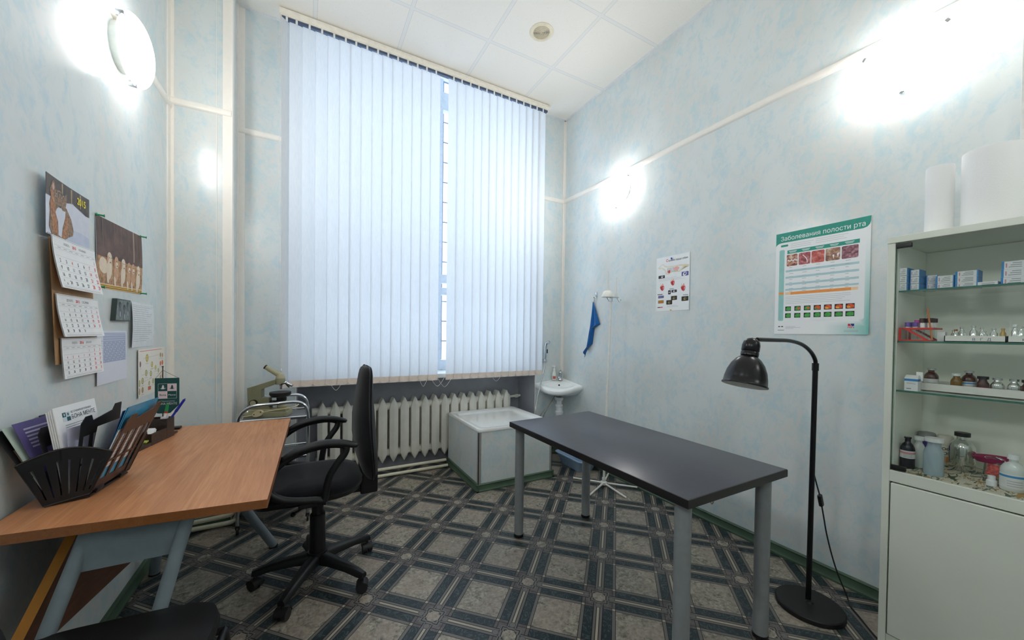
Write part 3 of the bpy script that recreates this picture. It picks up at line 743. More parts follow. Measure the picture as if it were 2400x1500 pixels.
# ================================================================ desk
def wood_material(name, a, b, c, strips=0.085, rough=0.36):
    t = NT(name); x, y, z = t.xyz()
    k = (x/strips).floor()
    n = t.noise(t.vec(x*26+k*7.3, y*1.6+k*3.1, z*26), 2.2, 5, 0.6, 0.8)
    n2 = t.noise(t.vec(k*3.7, (y*0.9+k*0.37).floor()*2.3, 0.5), 5, 0)
    f = t.noise(t.vec(x*220, y*7, z*220), 1.0, 2)
    col = t.ramp(n, [(0.28, lin(a)), (0.52, lin(b)), (0.75, lin(c))])
    col = t.mix(((n2-0.35)*2.2).max(0).min(0.45), col, lin(a))
    col = t.mix(((f-0.45)*1.2).max(0).min(0.25), col, lin(tuple(int(v*0.8) for v in a)))
    t.base(col); t.set(Roughness=rough); return t.m
M_WOOD = wood_material('alder_laminate', (176, 116, 76), (198, 136, 92), (212, 154, 110))
M_WEDGE = wood_material('alder_edge', (128, 76, 38), (140, 86, 46), (150, 94, 54), 1.0)
M_MOD = wood_material('brown_board', (104, 66, 48), (112, 72, 54), (120, 80, 60), 1.0, 0.5)
M_MEDGE = plain('orange_board_edge', (190, 128, 52), 0.45)
M_DLEG = plain('silver_grey_desk_metal', (126, 137, 143), 0.38)
DZ = 0.75
dk = thing('desk', 'wood laminate office desk with grey metal legs along the left wall', 'desk', (-0.4, 1.95, 0))
Q = [(-0.726, 1.418), (-0.104, 1.349), (-0.081, 2.544), (-0.726, 2.575)]
m = MB(); m.m(1).loft([[(x, y, z) for x, y in Q] for z in (DZ-0.028, DZ-0.001)], cap=False)
m.m(0).poly([(x, y, DZ) for x, y in Q]); m.m(1).poly([(x, y, DZ-0.028) for x, y in Q][::-1])
m.v[4:8] = [Vector((x, y, DZ)) for x, y in Q]
m.build('desktop', [M_WOOD, M_WEDGE], dk, smooth=0, bevel=0.0012)
for a, b in (((-0.535, 1.47, 0.715), (-0.700, 1.26, 0.012)), ((-0.312, 1.44, 0.715), (-0.470, 1.31, 0.012)), ((-0.50, 2.34, 0.715), (-0.166, 2.542, 0.012)), ((-0.585, 2.33, 0.715), (-0.688, 2.53, 0.012))):
    lg = MB().cyl(a, b, 0.018 if a[1] < 2 else 0.023, seg=24).build('leg', M_DLEG, dk)
    MB().cyl((b[0], b[1], 0), (b[0], b[1], 0.014), 0.024, 0.022).build('foot', M_BLACK, lg)
m = MB(); y0 = 1.44
m.hull([(-0.575, y0, 0.60), (-0.575, y0+0.012, 0.60), (-0.545, y0+0.012, 0.72), (-0.545, y0, 0.72)], [(-0.345, y0-0.012, 0.605), (-0.345, y0, 0.605), (-0.318, y0, 0.72), (-0.318, y0-0.012, 0.72)])
m.build('end_plate', M_DLEG, dk, smooth=0)
m = MB().box(-0.60, -0.48, 2.325, 2.34, 0.62, 0.72); m.build('end_plate', M_DLEG, dk, smooth=0)
MB().box(-0.46, -0.42, 1.46, 2.33, 0.68, 0.722).build('beam', M_DLEG, dk, smooth=0)
# modesty board, its near edge slanted like the legs
e1, e2 = Vector((-0.690, 1.392, 0.385)), Vector((-0.616, 1.628, 0.715)); f1, f2 = Vector((-0.565, 2.13, 0.395)), Vector((-0.50, 2.2, 0.715))
th = Vector((0.027, -0.008, 0))
m = MB(); m.m(0); v = [e1, f1, f2, e2, e1+th, f1+th, f2+th, e2+th]
m.add(v, [(0, 1, 2, 3), (7, 6, 5, 4), (1, 5, 6, 2), (2, 6, 7, 3), (0, 4, 5, 1)]).m(1).add(v, [(0, 3, 7, 4)])
m.build('modesty_panel', [M_MOD, M_MEDGE], dk, smooth=0)
# ================================================================ office chair
def fabric(name, rgb, scale=400):
    t = NT(name); n = t.noise(None, scale, 2); c = lin(rgb)
    t.base(t.ramp(n, [(0.3, tuple(v*0.7 for v in c[:3])+(1,)), (0.7, tuple(v*1.25 for v in c[:3])+(1,))])); t.set(Roughness=0.9)
    t.b.inputs['Specular IOR Level'].default_value = 0.2; t.b.inputs['Sheen Weight'].default_value = 0.15
    t.bump(n, 0.25, 0.001); return t.m
M_FAB = fabric('black_chair_fabric', (16, 17, 22))
M_CPL = plain('black_chair_plastic', (17, 18, 21), 0.45, var=0.1)
cx, cy = 0.055, 2.12
oc = thing('office_chair', 'black swivel office chair with loop armrests pushed up to the desk', 'chair', (cx, cy, 0))
def sup(c, rx, ry, z, n=3.0, seg=40, dz=None):
    out = []
    for k in range(seg):
        a = 2*PI*k/seg; ca, sa = math.cos(a), math.sin(a)
        x = abs(ca)**(2/n)*math.copysign(1, ca)*rx; y = abs(sa)**(2/n)*math.copysign(1, sa)*ry
        out.append((c[0]+x, c[1]+y, z+(dz(x/rx, y/ry) if dz else 0)))
    return out
sc_ = (0.015, 2.135); dip = lambda u, v: -0.022*max(0, -u-0.55)/0.45*1.0
m = MB(); m.loft([sup(sc_, 0.20, 0.18, 0.470), sup(sc_, 0.235, 0.215, 0.478, dz=dip), sup(sc_, 0.25, 0.225, 0.497, dz=dip), sup(sc_, 0.252, 0.226, 0.515, dz=dip), sup(sc_, 0.24, 0.215, 0.533, dz=dip), sup(sc_, 0.18, 0.16, 0.542, dz=dip), sup(sc_, 0.08, 0.07, 0.540)])
st = m.build('seat', M_FAB, oc, smooth=60)
m = MB(); m.loft([sup(sc_, 0.16, 0.15, 0.455), sup(sc_, 0.236, 0.212, 0.468, dz=dip), sup(sc_, 0.252, 0.2265, 0.492, dz=dip), sup(sc_, 0.248, 0.224, 0.499, dz=dip)])
m.build('seat_shell', M_CPL, st, smooth=60)
# backrest: padded front with a plastic shell behind
def back_loop(f, off0, off1, z0=0.485, z1=1.083):
    return None
BP = [(0.485, 0.085, 0.285, 0.335), (0.53, 0.150, 0.262, 0.340), (0.62, 0.195, 0.236, 0.338), (0.72, 0.205, 0.222, 0.332), (0.82, 0.195, 0.222, 0.324), (0.92, 0.170, 0.234, 0.316), (1.0, 0.153, 0.246, 0.314), (1.04, 0.147, 0.252, 0.313), (1.062, 0.138, 0.257, 0.311), (1.075, 0.124, 0.263, 0.307), (1.082, 0.104, 0.271, 0.301), (1.0845, 0.075, 0.280, 0.295)]
def bk_ring(z, hw, xf, xb, front):
    pts = []; n = 14; wrap = 0.018
    xm = xf+(xb-xf)*0.55
    if front:
        for k in range(n+1):
            q = -1+2*k/n; pts.append((xf+(xm-xf)*abs(q)**5+0.012*q*q, cy+0.012+hw*q, z))
        for k in range(n+1):
            q = 1-2*k/n; pts.append((xm+0.004, cy+0.012+hw*q*0.99, z))
    else:
        for k in range(n+1):
            q = -1+2*k/n; pts.append((xm+0.004, cy+0.012+hw*q, z))
        for k in range(n+1):
            q = 1-2*k/n; pts.append((xb-(xb-xm-0.004)*abs(q)**3.5, cy+0.012+hw*q, z))
    return pts
br = MB().loft([bk_ring(z, hw, a, b, True) for z, hw, a, b in BP]).build('backrest', M_FAB, oc, smooth=60)
MB().loft([bk_ring(z, hw*1.015, a, b, False) for z, hw, a, b in BP]).build('back_shell', M_CPL, br, smooth=60)
m = MB()
for z, hw, a, b in BP: pass
m.tube([(a+(b-a)*0.55+0.001, cy+0.012-hw*1.012, z) for z, hw, a, b in BP], 0.004, 8, 3)
m.tube([(a+(b-a)*0.55+0.001, cy+0.012+hw*1.012, z) for z, hw, a, b in BP], 0.004, 8, 3)
m.build('piping', M_CPL, br)
m = MB().rbox(0.255, 0.345, cy-0.045, cy+0.065, 0.405, 0.60, 0.012); m.rbox(0.06, 0.34, cy-0.03, cy+0.05, 0.415, 0.452, 0.01)
m.build('back_bracket', M_CPL, oc)
def armrest(y, sgn):
    P = [(0.075, 0.495), (0.085, 0.545), (0.098, 0.605), (0.128, 0.655), (0.160, 0.700), (0.165, 0.732), (0.135, 0.746), (0.08, 0.750), (0.0, 0.738), (-0.075, 0.705), (-0.130, 0.655), (-0.150, 0.605), (-0.135, 0.560), (-0.085, 0.525), (-0.02, 0.508), (0.04, 0.500)]
    m = MB(); m.tube([(x+0.0, y+sgn*0.012*(z-0.5)/0.25, z) for x, z in P], 0.0165, 12, 5, closed=True)
    m.tube([(0.214, y+sgn*0.012, 0.728), (0.20, y+sgn*0.012, 0.736), (0.14, y+sgn*0.012, 0.752), (0.06, y+sgn*0.012, 0.757), (-0.03, y+sgn*0.012, 0.738), (-0.09, y+sgn*0.012, 0.707)], [0.008, 0.0145, 0.017, 0.018, 0.017, 0.012], 12, 5, flat=1.4)
    o = m.build('armrest', M_CPL, oc, smooth=60)
    y1 = y-sgn*0.16
    MB().rbox(-0.03, 0.085, min(y-sgn*0.012, y1), max(y-sgn*0.012, y1), 0.462, 0.482, 0.006).build('arm_bracket', M_CPL, o)
armrest(1.885, -1); armrest(2.40, 1)
MB().cyl((cx, cy, 0.135), (cx, cy, 0.33), 0.0385, 0.036, 24).cyl((cx, cy, 0.33), (cx, cy, 0.335), 0.034, 0.034, 24).build('column_cover', M_CPL, oc)
MB().cyl((cx, cy, 0.33), (cx, cy, 0.43), 0.0275, 0.0275, 24).build('gas_lift', M_CPL, oc)
MB().rbox(cx-0.10, cx+0.10, cy-0.075, cy+0.075, 0.425, 0.468, 0.012).build('mechanism', M_CPL, oc)
m = MB().tube([(cx, cy-0.05, 0.44), (cx-0.06, cy-0.13, 0.435), (cx-0.10, cy-0.19, 0.437)], 0.005, 8, 3).ball((cx-0.105, cy-0.197, 0.437), 0.011, 0.02, 0.008)
m.build('height_lever', M_CPL, oc)
base = MB().lathe([(0.0, 0.085), (0.045, 0.085), (0.05, 0.10), (0.046, 0.145), (0.0, 0.145)], 28, Matrix.Translation((cx, cy, 0)))
AN = [25, 97, 171, 240, 312]; RR = [0.285, 0.28, 0.275, 0.285, 0.285]
tips = []
for a, R_ in zip(AN, RR):
    c_, s_ = math.cos(math.radians(a)), math.sin(math.radians(a)); ll = []
    for q, w_, zt, zb in ((0.03, 0.030, 0.138, 0.088), (0.10, 0.027, 0.132, 0.092), (0.2, 0.023, 0.118, 0.086), (R_-0.02, 0.020, 0.103, 0.074), (R_+0.012, 0.016, 0.094, 0.070)):
        ll.append([(cx+q*c_-w*s_, cy+q*s_+w*c_, z) for w, z in ((-w_, zb), (-w_, zt-0.012), (-w_*0.55, zt), (w_*0.55, zt), (w_, zt-0.012), (w_, zb))])
    base.loft(ll); tips.append((cx+R_*c_, cy+R_*s_, a))
base.build('star_base', M_CPL, oc, smooth=50)
M_CAST = plain('caster_plastic', (30, 30, 32), 0.4)
for k, (x, y, a) in enumerate(tips):
    d = math.radians(a+70+k*37); F = Matrix.Translation((x, y, 0)) @ Matrix.Rotation(d, 4, 'Z')
    m = MB(F)
    for s in (-1, 1):
        m.cyl((0.0, s*0.006, 0.027), (0.0, s*0.025, 0.027), 0.027, 0.0255, 22)
    m.cyl((0, -0.006, 0.03), (0, 0.006, 0.03), 0.012, seg=10)
    pts = [(0.029*math.cos(q), 0.027+0.029*math.sin(q)) for q in [PI*0.06*i for i in range(0, 17)]]
    pin = [(0.0275*math.cos(q), 0.027+0.0275*math.sin(q)) for q in [PI*0.06*i for i in range(16, -1, -1)]]
    m.prism([(p[0], p[1]) for p in pts+pin], -0.027, 0.027, Matrix(((1, 0, 0, 0), (0, 0, 1, 0), (0, 1, 0, 0), (0, 0, 0, 1))))
    m.cyl((0, 0, 0.045), (0, 0, 0.092), 0.008, seg=12)
    m.build('caster', M_CAST, oc, smooth=50)
# ================================================================ visitor chair in the foreground
vc = thing('visitor_chair', 'black padded visitor chair cut off by the bottom left of the picture', 'chair', (-0.44, 1.18, 0))
M_VC = plain('black_upholstery', (18, 18, 20), 0.5, var=0.1)
vcx, vcy = -0.445, 1.170
R_ = Matrix.Translation((vcx, vcy, 0)) @ Matrix.Rotation(math.radians(-5), 4, 'Z')
m = MB(R_); o_ = (0, 0)
m.loft([sup(o_, 0.19, 0.18, 0.42, 5), sup(o_, 0.222, 0.212, 0.432, 5), sup(o_, 0.228, 0.218, 0.455, 5), sup(o_, 0.222, 0.213, 0.477, 5), sup(o_, 0.17, 0.16, 0.490, 4), sup(o_, 0.05, 0.05, 0.492)])
m.build('seat', M_VC, vc, smooth=60)
Fb = R_ @ Matrix.Translation((-0.190, -0.215, 0.645)) @ Matrix.Rotation(math.radians(9), 4, 'X')
m = MB(Fb); m.loft([[(x, z_, y) for x, y, z_ in [(p[0], p[1], q) for p in rrect(-0.2, -0.155, 0.2, 0.155, 0.07, 5)]] for q in (-0.022, 0.0, 0.02)])
m.build('backrest', M_VC, vc, smooth=50)
M_VF = plain('black_tube_frame', (26, 26, 28), 0.35)
for sx in (-1, 1):
    for f, pts in (('front', [(sx*0.225, 0.17, 0.40), (sx*0.235, 0.20, 0.2), (sx*0.24, 0.215, 0.004)]), ('rear', [(sx*0.225, -0.16, 0.40), (sx*0.235, -0.215, 0.2), (sx*0.24, -0.25, 0.004)])):
        MB(R_).tube(pts, 0.0115, 12, 3).build('leg', M_VF, vc)
m = MB(R_)
m.tube([(-0.225, 0.17, 0.40), (0.225, 0.17, 0.40)], 0.010, 10).tube([(-0.225, -0.16, 0.40), (0.225, -0.16, 0.40)], 0.010, 10).tube([(-0.225, -0.16, 0.40), (-0.225, 0.17, 0.40)], 0.010, 10).tube([(0.225, -0.16, 0.40), (0.225, 0.17, 0.40)], 0.010, 10)
m.tube([(-0.32, -0.16, 0.41), (-0.32, -0.22, 0.50), (-0.32, -0.235, 0.62)], 0.010, 10, 3).tube([(-0.15, -0.16, 0.41), (-0.15, -0.22, 0.50), (-0.15, -0.235, 0.62)], 0.010, 10, 3).tube([(-0.33, -0.16, 0.405), (-0.1, -0.16, 0.405)], 0.010, 10)
m.build('frame', M_VF, vc)
# ================================================================ instrument trolley
tr = thing('trolley', 'small chrome trolley with raised rails carrying the microscope', 'trolley', (-0.18, 2.95, 0))
TX0, TX1, TY0, TY1, TTZ = -0.372, 0.012, 2.795, 3.105, 0.70
for y in (TY0, TY1):
    m = MB(); m.tube([(TX0, y, 0.045), (TX0, y, 0.60), (TX0, y, 0.68), (TX0+0.006, y, 0.725), (TX0+0.028, y, 0.764), (TX0+0.066, y, 0.789), (TX0+0.12, y, 0.798), (TX0+0.20, y, 0.800), (TX1-0.15, y, 0.803), (TX1-0.085, y, 0.804), (TX1-0.040, y, 0.793), (TX1-0.011, y, 0.763), (TX1-0.001, y, 0.725), (TX1, y, 0.68), (TX1, y, 0.60), (TX1, y, 0.045)], 0.0105, 12, 6)
    m.build('side_frame', M_CHROME, tr, smooth=60)
M_TRAY = plain('trolley_shelf', (116, 118, 120), 0.4)
for z in (TTZ, 0.44, 0.16):
    sf = MB().rbox(TX0+0.012, TX1-0.012, TY0+0.010, TY1-0.010, z-0.014, z-0.004, 0.003).build('shelf', M_TRAY, tr)
    m = MB()
    for y in (TY0, TY1): m.tube([(TX0, y, z+0.004), (TX1, y, z+0.004)], 0.006, 8)
    for x in (TX0, TX1): m.tube([(x, TY0, z+0.004), (x, TY1, z+0.004)], 0.006, 8)
    m.build('shelf_rail', M_CHROME, sf)
for x in (TX0, TX1):
    for y in (TY0, TY1):
        m = MB().cyl((x-0.006, y, 0.024), (x+0.006, y, 0.024), 0.024, seg=18).rbox(x-0.012, x+0.012, y-0.014, y+0.014, 0.032, 0.055, 0.004)
        m.build('caster', M_BLACK, tr)
# ================================================================ microscope
mx_, my_ = -0.225, 2.955
ud = Vector((0.965, -0.262, 0)).normalized()
FM = Matrix.Translation((mx_, my_, TTZ-0.004)) @ Matrix(((ud.x, -ud.y, 0, 0), (ud.y, ud.x, 0, 0), (0, 0, 1, 0), (0, 0, 0, 1)))
ms = thing('microscope', 'olive grey laboratory microscope standing on the chrome trolley', 'microscope', (mx_, my_, TTZ-0.004))
M_OLIVE = plain('olive_grey_enamel', (132, 130, 104), 0.4, var=0.05)
M_OLIVE2 = plain('pale_olive_enamel', (164, 160, 130), 0.4, var=0.05)
XZ = Matrix(((1, 0, 0, 0), (0, 0, 1, 0), (0, 1, 0, 0), (0, 0, 0, 1)))     # local xy -> xz, extruded in y
s_ = 0.000322
def mp(*pts): return [((cx_-740)*s_, (1225-cy_)*s_) for cx_, cy_ in pts]
m = MB(FM); m.rbox(-0.122, 0.132, -0.06, 0.06, 0.0, 0.034, 0.005); m.rbox(-0.10, 0.122, -0.052, 0.052, 0.034, 0.05, 0.004)
m.build('foot', M_OLIVE2, ms)
m = MB(FM).prism(mp((375, 630), (880, 465), (900, 480), (900, 560), (640, 660), (640, 830), (780, 840), (800, 1075), (420, 1075), (385, 950))[::-1], -0.026, 0.026, XZ)
m.build('arm', M_OLIVE, ms, smooth=0, bevel=0.002)
m = MB(FM); hx, hz = mp((965, 505))[0]
m.lathe([(0.0, -0.024), (0.030, -0.02), (0.030, 0.014), (0.027, 0.020), (0.0, 0.020)], 24, Matrix.Translation((hx, 0, hz)))
m.build('head', M_OLIVE, ms)
m = MB(FM); p0 = mp((985, 400))[0]; p1 = mp((690, 205))[0]
m.lathe([(0.028, 0), (0.027, 0.01), (0.018, 0.028), (0.0, 0.03)], 22, Matrix.Translation((hx, 0, hz+0.02)))
m.cyl((p0[0], 0, p0[1]), (p1[0], 0, p1[1]), 0.0185, 0.0145, 20); m.build('eyepiece_tube', M_OLIVE2, ms)
d = (Vector((p1[0], 0, p1[1]))-Vector((p0[0], 0, p0[1]))).normalized(); q = Vector((p1[0], 0, p1[1]))
MB(FM).cyl(q-d*0.003, q+d*0.006, 0.0155, seg=20).build('eyepiece', M_BLACK, ms)
nx_, nz_ = mp((1035, 548))[0]
m = MB(FM).lathe([(0.0, -0.006), (0.024, -0.006), (0.032, 0.0), (0.032, 0.004), (0.0, 0.008)], 24, frame((nx_, 0, nz_), (-0.42, 0, 0.9)))
m.cyl((nx_-0.018, 0, nz_-0.012), (nx_-0.019, 0, nz_-0.04), 0.010, 0.007, 16).cyl((nx_+0.02, -0.01, nz_+0.002), (nx_+0.055, -0.012, nz_-0.016), 0.011, 0.009, 16).cyl((nx_+0.01, 0.02, nz_-0.006), (nx_+0.02, 0.04, nz_-0.03), 0.010, 0.008, 16)
m.build('nosepiece', M_CHROME, ms)
sx_, sz_ = mp((965, 770))[0]
MB(FM).lathe([(0.0, -0.014), (0.056, -0.014), (0.064, -0.006), (0.064, 0.012), (0.0, 0.012)], 32, Matrix.Translation((sx_, 0, sz_))).build('stage', M_BLACK, ms)
m = MB(FM).lathe([(0.0, 0), (0.024, 0), (0.030, 0.012), (0.030, 0.03), (0.0, 0.03)], 22, Matrix.Translation((sx_+0.008, 0, sz_-0.055))).cyl((sx_-0.04, -0.035, sz_-0.06), (sx_-0.04, -0.055, sz_-0.06), 0.017, seg=18)
m.rbox(sx_-0.06, sx_+0.02, -0.02, 0.02, sz_-0.07, sz_-0.045, 0.003)
m.build('condenser', M_BLACK, ms)
MB(FM).lathe([(0.0, 0.0), (0.026, 0.0), (0.030, 0.014), (0.026, 0.02), (0.0, 0.02)], 20, Matrix.Translation((sx_+0.01, 0, 0.05))).build('illuminator', M_OLIVE2, ms)
kx, kz = mp((505, 935))[0]
kb = MB(FM).cyl((kx, -0.026, kz), (kx, -0.044, kz), 0.0215, seg=28).build('focus_knob', M_BLACK, ms)
MB(FM).cyl((kx, -0.044, kz), (kx, -0.0445, kz), 0.0175, seg=28).build('knob_face', M_OLIVE2, kb)
M_CREAM = plain('cream_plastic', (222, 208, 168), 0.4)
m = MB(FM).tube([(-0.135, -0.085, 0.012), (-0.09, -0.088, 0.018), (-0.05, -0.088, 0.026)], 0.0028, 8, 4).tube([(0.0, -0.086, 0.042), (0.06, -0.08, 0.05), (0.13, -0.07, 0.058), (0.17, -0.05, 0.062), (0.19, -0.02, 0.072), (0.185, 0.01, 0.08)], 0.0028, 8, 4)
m.build('lamp_cord', M_CREAM, ms)
sw = MB(FM @ frame((-0.028, -0.092, 0.034), (0, -1, 0.05), (0.93, 0, 0.36))).lathe([(0.0, -0.006), (0.019, -0.006), (0.021, 0.0), (0.019, 0.006), (0.0, 0.006)], 24, Matrix.Scale(1.65, 4, (1, 0, 0))).build('cord_switch', M_CREAM, ms)
m = MB(FM @ frame((-0.028, -0.0985, 0.034), (0, -1, 0.05), (0.93, 0, 0.36)))
for x in (-0.02, 0.02): m.cyl((x, 0.003, -0.002), (x, 0.003, 0.001), 0.0035, seg=10)
m.build('switch_screw', M_BLACK, sw)
# ================================================================ glass-fronted medicine cabinet
M_CAB = plain('grey_white_cabinet_paint', (214, 218, 206), 0.32, var=0.03, scale=3)
M_CABIN = plain('cabinet_interior_paint', (240, 243, 234), 0.45, var=0.03, scale=3)
KX, KX1, KY1, KY0 = 2.05, XR-0.022, 0.583, -0.22
KZT = 1.675; KZB = 0.748
cb = thing('medicine_cabinet', 'tall pale cabinet with glass upper doors against the right wall', 'cabinet', ((KX+KX1)/2, (KY0+KY1)/2, 0))
m = MB()
m.box(KX, KX1, KY1-0.022, KY1, 0.0, KZT).box(KX, KX1, KY0, KY0+0.022, 0.0, KZT)
m.box(KX-0.004, KX1, KY0-0.002, KY1+0.002, KZT-0.026, KZT)
m.box(KX, KX1, KY0+0.022, KY1-0.022, KZB-0.045, KZB).box(KX+0.02, KX1, KY0+0.022, KY1-0.022, 0.06, 0.085).box(KX+0.005, KX+0.02, KY0+0.022, KY1-0.022, 0.0, 0.085)
m.box(KX1-0.012, KX1, KY0+0.022, KY1-0.022, 0.085, KZT-0.026)
m.build('carcass', M_CAB, cb, smooth=0, bevel=0.002)
m = MB().box(KX1-0.016, KX1-0.0125, KY0+0.023, KY1-0.023, KZB+0.001, KZT-0.027).box(KX+0.03, KX1-0.02, KY1-0.0245, KY1-0.0225, KZB+0.001, KZT-0.027)
m.build('lining', M_CABIN, cb, smooth=0)
M_CGLASS = clear_glass('greenish_cabinet_glass', (0.978, 0.99, 0.982, 1), 0.07)
M_GEDGE = plain('green_glass_edge', (58, 110, 96), 0.2, var=0.0)
SZ = [1.462, 1.262, 1.066]
for z in SZ:
    m = MB(); m.m(0).box(KX+0.034, KX1-0.02, KY0+0.024, KY1-0.026, z-0.006, z); m.m(1).box(KX+0.031, KX+0.034, KY0+0.024, KY1-0.026, z-0.0065, z+0.0005)
    m.build('glass_shelf', [M_CGLASS, M_GEDGE], cb, smooth=0)
YM = (KY0+KY1)/2
for a, b in ((YM+0.002, KY1-0.024), (KY0+0.024, YM-0.002)):
    gd = MB(); gd.m(0).box(KX+0.006, KX+0.011, a, b, KZB+0.004, KZT-0.030); gd.m(1).box(KX+0.0055, KX+0.0115, a-0.0008, a, KZB+0.004, KZT-0.030).box(KX+0.0055, KX+0.0115, b, b+0.0008, KZB+0.004, KZT-0.030)
    gd = gd.build('glass_door', [M_CGLASS, M_GEDGE], cb, smooth=0)
    far = a > YM
    e_ = b if far else a; s_h = -1 if far else 1
    for z0, z1 in ((KZT-0.048, KZT-0.031), (KZB+0.004, KZB+0.022)):
        MB().rbox(KX+0.001, KX+0.014, min(e_, e_+s_h*0.042), max(e_, e_+s_h*0.042), z0, z1, 0.002).build('hinge', M_BLACK, gd)
# patterned oilcloth on the cabinet floor
t = NT('flowered_oilcloth'); x, y, z = t.xyz()
n1 = t.noise(t.vec(x*10, y*34, 0.0), 1.2, 2, 0.5, 1.6); n2 = t.noise(t.vec(x*12+5, y*30+9, 0.0), 1.3, 2, 0.5, 1.2)
col = t.mix(n1.gt(0.56), lin(214, 206, 188), lin(70, 92, 76)); col = t.mix(n2.gt(0.60), col, lin(172, 132, 60)); col = t.mix(n1.lt(0.37), col, lin(150, 146, 112))
t.base(col); t.set(Roughness=0.4)
MB().box(KX+0.014, KX1-0.018, KY0+0.024, KY1-0.026, KZB+0.0005, KZB+0.002).build('shelf_liner', t.m, cb, smooth=0)
M_GAP = plain('dark_gap', (34, 32, 28), 0.8)
m = MB().box(KX+0.018, KX+0.022, KY0+0.023, KY1-0.023, 0.086, KZB-0.046)
m.build('door_recess', M_GAP, cb, smooth=0)
for a, b in ((YM+0.0015, KY1-0.026), (KY0+0.026, YM-0.0015)):
    dd = MB().box(KX-0.001, KX+0.017, a, b, 0.090, KZB-0.050).build('door', M_CAB, cb, smooth=0, bevel=0.003)
    yy = a+0.03 if a > YM else b-0.03
    MB().cyl((KX-0.001, yy, 0.60), (KX-0.02, yy, 0.60), 0.007, 0.010, 16).build('knob', M_CHROME, dd)
# two rolls of paper towel on top, and the wall box above
def roll(y, x, r, h, label):
    t_ = thing('paper_towel_roll', label, 'paper towel', (x, y, KZT), 'paper towel rolls on the cabinet')
    F = Matrix.Translation((x, y, KZT))
    MB(F).lathe([(0.02, 0.0), (r-0.001, 0.0), (r, 0.003), (r, h-0.003), (r-0.001, h), (0.02, h), (0.019, h-0.002), (0.019, 0.002), (0.02, 0.0)], 48, cap=False).build('paper', M_TOWEL, t_)
    MB(F).lathe([(0.019, 0.002), (0.0192, h-0.004), (0.017, h-0.004), (0.017, 0.002), (0.019, 0.002)], 24, cap=False).build('cardboard_core', plain('cardboard', (176, 148, 112), 0.8), t_)
t = NT('embossed_paper'); n = t.noise(None, 220, 3); t.base(lin(240, 240, 240)); t.set(Roughness=0.85); t.bump(n, 0.35, 0.002); M_TOWEL = t.m
roll(0.478, 2.185, 0.0385, 0.27, 'slim white paper towel roll on the cabinet top, the left one')
roll(0.352, 2.19, 0.0725, 0.285, 'thick white paper towel roll on the cabinet top, the right one')
wb = thing('wall_cupboard', 'white wall-hung box at the right edge above the paper towels', 'cupboard', (2.39, 0.02, 2.0))
MB().rbox(2.34, XR, -0.30, 0.312, 2.008, 2.75, 0.004).build('body', M_WHITE, wb)
MB().rbox(2.325, 2.339, -0.298, 0.314, 2.010, 2.748, 0.003).build('door', M_WHITE, wb)
# ================================================================ printed sheets on the walls
P = plain
M_INK = P('black_ink', (30, 30, 34), 0.6, var=0); M_INKG = P('grey_ink', (150, 152, 156), 0.6, var=0); M_RED = P('red_ink', (222, 52, 62), 0.6, var=0)
M_TEAL = P('teal_print', (36, 148, 130), 0.45, var=0.06); M_TEAL2 = P('pale_teal_print', (150, 200, 196), 0.45, var=0.05); M_TEAL3 = P('light_teal_print', (198, 226, 222), 0.45, var=0.03)
M_WPR = P('coated_paper', (238, 240, 242), 0.4, var=0.01); M_ORANGE = P('orange_print', (240, 152, 70), 0.45, var=0.05); M_ORANGE2 = P('pale_orange_print', (244, 208, 166), 0.45, var=0.02)
M_BLUEG = P('blue_grey_print', (176, 206, 212), 0.45, var=0.02)
def right_wall(y, z, off=0.0008): return Matrix(((0, 0, -1, XR-off), (-1, 0, 0, y), (0, 1, 0, z), (0, 0, 0, 1)))
def left_wall(y, z, off=0.0008): return Matrix(((0, 0, 1, XL+off), (1, 0, 0, y), (0, 1, 0, z), (0, 0, 0, 1)))
ZL = 0.00012
def sheet(w, h, th=0.0006): return MB().m(0).box(0, w, 0, h, 0, th)
def warp(mb, fn, nx=8, ny=8, lin=True):
    """cut every face along a common grid, then bend the sheet"""
    b = bmesh.new(); vv = [b.verts.new(p) for p in mb.v]
    for f, mi in zip(mb.f, mb.mi):
        try: q = b.faces.new([vv[i] for i in f]); q.material_index = mi
        except ValueError: pass
    bmesh.ops.triangulate(b, faces=[f for f in b.faces if len(f.verts) > 3])
    xs = [p.x for p in mb.v]; ys = [p.y for p in mb.v]
    for k in range(1, nx):
        g = b.verts[:]+b.edges[:]+b.faces[:]
        bmesh.ops.bisect_plane(b, geom=g, plane_co=(min(xs)+(max(xs)-min(xs))*k/nx, 0, 0), plane_no=(1, 0, 0), dist=1e-7)
    for k in range(1, ny):
        g = b.verts[:]+b.edges[:]+b.faces[:]
        bmesh.ops.bisect_plane(b, geom=g, plane_co=(0, min(ys)+(max(ys)-min(ys))*k/ny, 0), plane_no=(0, 1, 0), dist=1e-7)
    b.verts.index_update()
    x0, x1, y0, y1 = min(xs), max(xs), min(ys), max(ys)
    def bent(x, y, q):
        if not lin: return fn(x, y, q)
        u = (x-x0)/(x1-x0)*nx; v = (y-y0)/(y1-y0)*ny; i = max(0, min(nx-1, int(u))); j = max(0, min(ny-1, int(v))); u -= i; v -= j
        h = [[fn(x0+(x1-x0)*(i+a)/nx, y0+(y1-y0)*(j+c)/ny, 0)[2] for a in (0, 1)] for c in (0, 1)]
        return (x, y, q+(h[0][0]*(1-u)+h[0][1]*u)*(1-v)+(h[1][0]*(1-u)+h[1][1]*u)*v)
    mb.v = [Vector(bent(p.co.x, p.co.y, p.co.z)) for p in b.verts]
    mb.f = [[q.index for q in f.verts] for f in b.faces]; mb.mi = [f.material_index for f in b.faces]; b.free(); return mb
